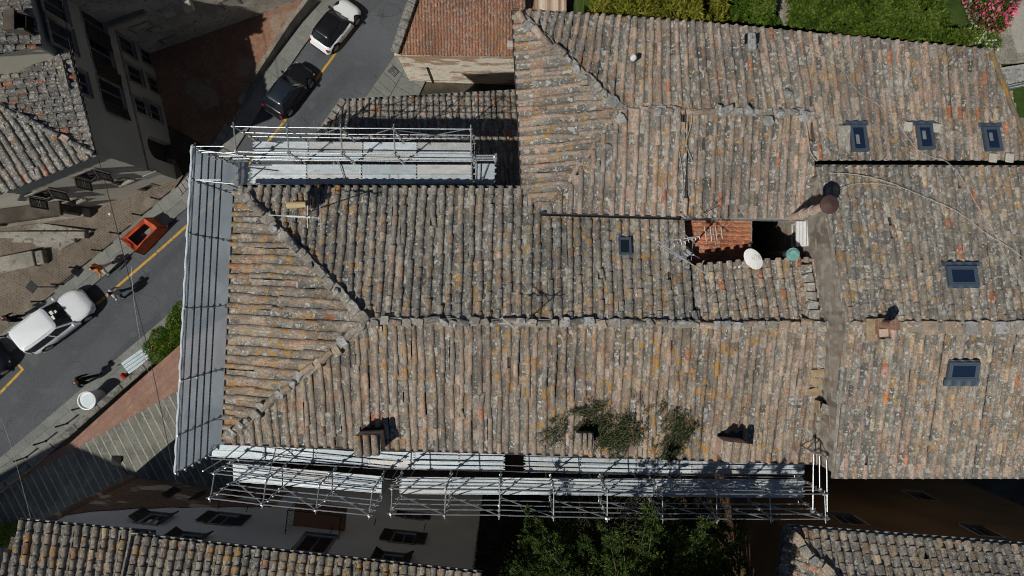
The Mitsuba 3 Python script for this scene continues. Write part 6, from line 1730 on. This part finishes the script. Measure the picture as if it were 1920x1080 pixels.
def hedge(name, lab, px, z0, z1, n, L, W, mat, catg='hedge', tops=0, amp=.4):
    """clipped or bushy mass over a photo-pixel outline (at height z1)"""
    k = thing(name, lab, catg)
    poly = Polygon([P(*q, z1)[:2] for q in px])
    x0, y0, x1, y1 = poly.bounds
    pts = np.c_[rng.uniform(x0, x1, n * 3), rng.uniform(y0, y1, n * 3)]
    pts = pts[shapely.contains_xy(poly, pts)][:n]; n = len(pts)
    hgt = meshkit.fbm(np.c_[pts * 2.6, np.zeros(n)], 3, 3)
    big = meshkit.noise(np.c_[pts * 1.25, np.zeros(n) + 4], 8)
    edge = np.clip(shapely.distance(poly.exterior, shapely.points(pts)) / .45, 0, 1) ** .5
    z = z0 + (z1 - z0) * (.25 + .75 * edge) + ((hgt - .5) * 2.2 + (big - .5) * 2.0) * amp * edge - rng.random(n) ** 2 * .35
    nrm = rng.normal(size=(n, 3)) * .7 + [0, 0, .8]
    m, uv = leaves(np.c_[pts, z], nrm, L * (.7 + .6 * rng.random(n)), W * (.7 + .6 * rng.random(n)))
    uv[:, 0] = np.repeat(np.clip(hgt * 1.5 - .25 + .2 * rng.normal(size=n) * .6, 0, 1), 4)
    add(f'{k}__foliage', m, mat, uv=uv)
    core = poly.buffer(-.30)
    if not core.is_empty:
        core = max(getattr(core, 'geoms', [core]), key=lambda g: g.area)
        add(f'{k}__stem', prism(core, z0 - .1, z0 + (z1 - z0) * .45), 'leaf_core')  # solid near-black core block inside the hedge, not a stem
    return k
pr('leaf_core', (.010, .016, .005), .95, .05)
hedge('cypress_hedge', 'yellow green feathery conifer hedge along the tan roof', [(1118, -60), (1116, 8), (1125, 18), (1180, 26), (1240, 32), (1300, 38), (1372, 44), (1384, 10), (1380, -60)], GZ, GZ + 2.0, 15000, .24, .05, 'leaf_cypress', amp=1.15)
hedge('shrub', 'bright green loose shrubs between the conifer hedge and the bare path', [(1378, -60), (1382, 8), (1376, 45), (1420, 55), (1462, 60), (1470, 20), (1458, -60)], GZ, GZ + 1.1, 8000, .13, .06, 'leaf_lawn', 'shrub', amp=.8)
hedge('shrub', 'green leafy shrub just right of the bare garden path', [(1486, -60), (1500, 0), (1492, 62), (1530, 70), (1560, 72), (1566, 20), (1572, -60)], GZ, GZ + 1.2, 8000, .14, .07, 'leaf_hedge', 'shrub', amp=.5)
hedge('laurel_hedge', 'broad dense dark green laurel hedge, the largest in the garden', [(1580, -60), (1566, 30), (1562, 76), (1620, 84), (1700, 90), (1760, 95), (1815, 99), (1832, 82), (1812, 40), (1790, 0), (1788, -60)], GZ, GZ + 1.9, 26000, .15, .075, 'leaf_hedge', amp=.8)
k = thing('rose_bush', 'pink flowering rose bush with a red frame in the top right corner', 'rose bush')
cs = P(1858, 22, GZ + .5)
bl = [(cs + V3(dx, dy, 0), (.42, .42, .45)) for dx, dy in ((-.45, .45), (.05, .55), (.45, .35), (-.25, 0), (.25, -.05), (0, -.5), (.12, -.32))]
bush(k, bl, 2600, .10, .05, 'leaf_hedge'); bush(k, [(c_ + [0, 0, .08], np.array(r_) * 1.06) for c_, r_ in bl], 650, .10, .10, 'petal_pink', name='flower', shell=.12)
add(f'{k}__stem', cat([pipe(V3(*b_[0][:2], GZ), b_[0], .02, 5) for b_ in bl]), 'bark')
a, b = P(1893, -20, GZ + .6), P(1884, 50, GZ + .6)
add(f'{k}__frame', cat([pipe(a + V3(0, 0, z_), b + V3(0, 0, z_), .012, 5) for z_ in (-.4, 0)] + [pipe(lerp(a, b, t) - [0, 0, .6], lerp(a, b, t) + [0, 0, .1], .010, 5) for t in np.linspace(0, 1, 16)]), pr('frame_red', (.38, .08, .07), .6, .3))
k = thing('white_flower_bush', 'small white flowered bush at the corner of the tan roof', 'flowering bush')
cs = P(1838, 78, GZ + .4)
bl = [(cs + V3(dx, dy, 0), (.34, .32, .38)) for dx, dy in ((-.3, .2), (.1, .1), (-.1, -.15), (.3, -.1))]
bush(k, bl, 1400, .11, .05, 'leaf_shrub'); bush(k, bl, 320, .09, .08, 'petal_white', name='flower', shell=.1)
add(f'{k}__stem', cat([pipe(V3(*b_[0][:2], GZ), b_[0], .02, 5) for b_ in bl]), 'bark')
k = thing('street_bush', 'bright green bush over the parapet beside the bench', 'bush')
cs = G.hit(322, 622, .7)
bl = [(G.hit(q[0], q[1], .9 + .2 * (i_ % 3)), (q[2], q[2] * 1.05, q[2])) for i_, q in enumerate([(342, 582, .42), (338, 604, .58), (344, 626, .66), (336, 648, .62), (318, 640, .50), (301, 630, .42), (286, 652, .38), (296, 668, .36), (318, 664, .46), (344, 664, .50)])]
bush(k, bl, 14000, .12, .055, 'leaf_shrub'); add(f'{k}__stem', cat([tube(spline([V3(*b_[0][:2], G.z(*b_[0][:2])) * .5 + V3(*cs[:2], G.z(*cs[:2])) * .5, b_[0]], 5), .025, 6) for b_ in bl]), 'bark', 40)
k = thing('plant_pot', 'tall terracotta coloured pot standing in front of the bush', 'pot')
c = G.hit(304, 650, .12)
prof = [(.12, 0), (.16, .05), (.20, .55), (.24, .58), (.24, .66), (.19, .66), (.17, .58), (0, .57)]
rg = [np.c_[np.cos(o[:36:2]) * r_, np.sin(o[:36:2]) * r_, np.full(18, z_)] + c for r_, z_ in prof]
v = np.vstack(rg); i, j = np.meshgrid(np.arange(18), np.arange(len(prof) - 1)); p0 = (j * 18 + i).ravel(); p1 = (j * 18 + (i + 1) % 18).ravel()
add(f'{k}__body', M(v, np.vstack([np.c_[p0, p1, p1 + 18], np.c_[p0, p1 + 18, p0 + 18]])), 'terracotta', 40)
add(f'{k}__soil', pipe(c + [0, 0, .52], c + [0, 0, .56], .175, 16), 'soil')
k = thing('shrub', 'small green shrub at the foot of the stairs on the far left', 'shrub')
cs = P(12, 1003, .2); bush(k, [(cs, (.55, .5, .6)), (cs + [-.6, -.2, 0], (.5, .5, .5))], 2500, .12, .05, 'leaf_shrub'); add(f'{k}__stem', pipe(cs - [0, 0, 3.5], cs, .04, 6), 'bark')
k = add('ledge', prism([P(-120, 985, -.6)[:2], P(60, 985, -.6)[:2], P(60, 1200, -.6)[:2], P(-120, 1200, -.6)[:2]], -4.5, -.6), 'gravel'); tag(k, 'pale gravel ledge in the bottom left corner', kind='structure')

# tall evergreen between the scaffold and the bottom edge
def yew(name, lab, x, y, z0, ztop, tips, seed, n_leaf, spread):
    r = np.random.default_rng(seed)
    k = thing(name, lab, 'tree')
    base = V3(x, y, z0)
    tk = spline([base, base + V3(.1, .1, (ztop - z0) * .35), base + V3(-.05, .15, (ztop - z0) * .7), V3(x + .05, y + .1, ztop - .8)], 16)
    add(f'{k}__trunk', tube(tk, np.linspace(.22, .05, 16), 10), 'bark', 40)
    limbs, Cs, Ds = [], [], []
    for t in tips:
        t = np.asarray(t, float)
        z = max(z0 + 3, t[2] - (1.4 + 1.2 * r.random()))
        b = tk[np.argmin(np.abs(tk[:, 2] - z))]
        mid = lerp(b, t, .55) + V3(0, 0, -.15)
        path = spline([b, mid, t], 18)
        limbs.append(tube(path, np.linspace(.045, .008, 18), 5))
        # side shoots along the outer part, each carrying short needles
        for q in range(36):
            s = .35 + .65 * r.random(); i = int(s * 17); p = path[i]; dr_ = path[min(i + 1, 17)] - path[max(i - 1, 0)]; dr_ /= np.linalg.norm(dr_)
            sd = r.normal(size=3) * [1, 1, .35]; sd -= dr_ * (sd @ dr_); sd /= np.linalg.norm(sd)
            L = (.50 * (1.15 - s) + .16) * (.7 + .6 * r.random())
            d2 = sd * .8 + dr_ * .6 + V3(0, 0, .55); d2 /= np.linalg.norm(d2)
            m = int(n_leaf)
            tt = r.random(m) * L
            cc = p + d2 * tt[:, None]
            e = np.cross(d2, r.normal(size=(m, 3))); e /= np.linalg.norm(e, axis=1, keepdims=True)
            Cs.append(cc); Ds.append(e + d2 * .75)
    Cs, Ds = np.concatenate(Cs), np.concatenate(Ds)
    m, uv = leaves(Cs, Ds, .13 * (.7 + .6 * r.random(len(Cs))), .034)
    hi = np.clip((Cs[:, 2] - (ztop - 4)) / 4, 0, 1)
    uv[:, 0] = np.repeat(np.clip(r.random(len(Cs)) * .8 + .25 * meshkit.noise(Cs * 1.4), 0, 1), 4)
    tag(add(f'{k}__crown', m, 'leaf_yew', uv=uv), kind='stuff'); add(f'{k}__limb', cat(limbs), 'bark', 40)
def tipset(lst): return [P(*q[:2], q[2] + (2.2 if q[1] < 1012 else 1.2)) for q in lst]
r = np.random.default_rng(5)
t1 = [(975, 950, 9.6), (985, 992, 9.9), (1000, 1015, 9.6), (1018, 1045, 10.2), (960, 1060, 10), (1060, 1060, 9.6), (1002, 968, 8.8), (1035, 1000, 8.4), (1090, 1010, 8.8), (1135, 975, 10.6), (1142, 1005, 10.2), (1165, 985, 10.8), (1120, 1045, 9.8), (1180, 1040, 9.6),
      (1218, 938, 11.2), (1228, 965, 10.8), (1240, 992, 9.6), (1215, 1010, 8.8), (1330, 965, 11.4), (1318, 990, 11), (1308, 1030, 10), (1332, 1005, 10.4), (1270, 1060, 9), (1375, 1050, 9.6), (1400, 1048, 9.6), (1300, 1070, 9.6), (1068, 1000, 7.6), (1170, 1060, 7.8), (1250, 1030, 7.4), (1100, 1075, 10.5), (1200, 1075, 10.5), (1010, 1078, 10.4)]
yew('evergreen_tree', 'tall dark evergreen tree growing up beside the scaffold', *P(1150, 1120, 7)[:2], -4.6, 12.2, tipset(t1) + [P(x, y, z) for x, y, z in zip(r.uniform(950, 1370, 60), r.uniform(985, 1200, 60), np.r_[r.uniform(3, 8, 34), r.uniform(8, 12.4, 26)])] + [P(x, y, z) for x, y, z in zip(r.uniform(1270, 1410, 30), r.uniform(935, 1080, 30), r.uniform(8.5, 12.2, 30))], 3, 40, 1)
yew('evergreen_tree', 'second dark evergreen at the bottom edge, closer to the ochre house', *P(1330, 1230, 8)[:2], -4.6, 15.4, [P(x, y, z) for x, y, z in zip(r.uniform(1150, 1470, 100), r.uniform(1090, 1190, 100), r.uniform(12., 15.6, 100))], 4, 40, 1)

k = thing('thicket', 'dense evergreen thicket added to shade the alley, leaves coloured dark to stand for shade', 'thicket')
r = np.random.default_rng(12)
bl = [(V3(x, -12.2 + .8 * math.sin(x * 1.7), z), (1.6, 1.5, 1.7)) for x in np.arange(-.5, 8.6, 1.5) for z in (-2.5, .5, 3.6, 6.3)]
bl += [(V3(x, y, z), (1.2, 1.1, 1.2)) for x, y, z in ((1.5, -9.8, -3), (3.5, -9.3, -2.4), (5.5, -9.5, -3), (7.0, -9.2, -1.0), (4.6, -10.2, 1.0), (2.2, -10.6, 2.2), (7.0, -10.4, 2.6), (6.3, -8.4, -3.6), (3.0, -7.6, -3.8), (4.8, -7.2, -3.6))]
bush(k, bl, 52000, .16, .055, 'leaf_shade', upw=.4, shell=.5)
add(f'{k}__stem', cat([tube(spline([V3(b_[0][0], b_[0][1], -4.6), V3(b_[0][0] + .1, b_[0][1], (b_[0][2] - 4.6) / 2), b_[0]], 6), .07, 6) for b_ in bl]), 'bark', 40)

# cut conifer branches thrown on the brown slope
def cut_branch(label, px, spread, n, seed, ang):
    r = np.random.default_rng(seed)
    k = thing('cut_branch', label, 'branch')
    tw, Cs, Ds = [], [], []
    for q in range(n):
        p0 = np.array(px[int(r.integers(len(px)))]) + r.normal(size=2) * spread
        a = math.radians(ang + r.normal() * 38); L = .35 + .5 * r.random()
        b = pS.hit(*p0, .14 + .16 * r.random()); d = V3(math.cos(a), math.sin(a), 0)
        pts = [b + d * L * t for t in np.linspace(0, 1, 5)]
        pts = np.array([[p[0] + .05 * math.sin(i * 2 + q), p[1], pS.z(p[0], p[1]) + .14 + .14 * abs(math.sin(q + i * .7))] for i, p in enumerate(pts)])
        tw.append(tube(pts, np.linspace(.010, .004, 5), 4))
        m = 70; t = r.random(m)
        c = np.array([np.interp(t, np.linspace(0, 1, 5), pts[:, z]) for z in range(3)]).T
        s = np.cross(d, [0, 0, 1.0])
        Cs.append(c); Ds.append(d * .7 + s * np.where(r.random(m) < .5, 1, -1)[:, None] * .8 + r.normal(size=(m, 3)) * .25)
    Cs, Ds = np.concatenate(Cs), np.concatenate(Ds)
    m, uv = leaves(Cs, Ds, .12 * (.6 + .7 * r.random(len(Cs))), .013)
    add(f'{k}__foliage', m, 'leaf_cut', uv=uv); add(f'{k}__twig', cat(tw), 'twig')
cut_branch('large heap of cut dark green conifer branches on the brown tile slope', [(1105, 778), (1128, 785), (1142, 800), (1150, 815), (1160, 800), (1170, 820), (1185, 795), (1200, 790), (1140, 770), (1175, 810), (1190, 815), (1130, 810), (1155, 825), (1118, 768)], 9, 105, 1, 205)
cut_branch('narrow strip of cut conifer branches right of the large heap', [(1248, 758), (1262, 768), (1280, 775), (1292, 790), (1290, 800), (1275, 795), (1262, 812), (1258, 830), (1270, 825), (1255, 838)], 7, 60, 2, 240)
cut_branch('small sprig of conifer left of the small grey chimney', [(1048, 790), (1056, 786), (1044, 805)], 4, 12, 3, 220)

# lower roofs and walls glimpsed at the right edge behind the tan house
k = thing('shed', 'dark shed roof and grey wall at the right edge behind the tan roof', 'shed')
add(f'{k}__roof', slab(Plane(P(1875, 135, 8.6), P(1990, 115, 8.6), P(1900, 190, 8.2)), [P(1872, 128, 8.6)[:2], P(2000, 108, 8.6)[:2], P(2000, 150, 8.4)[:2], P(1890, 165, 8.4)[:2]], .15), 'ridge_grey')
add(f'{k}__wall', prism([P(1885, 128, 8)[:2], P(1990, 118, 8)[:2], P(1990, 135, 8)[:2], P(1890, 150, 8)[:2]], 0, 8.2), 'stone_wall')
add(f'{k}__rail', cat([pipe(P(1880, 166 + q, 8.9), P(1990, 142 + q, 8.9), .02) for q in (0, 4)]), 'galvanised')
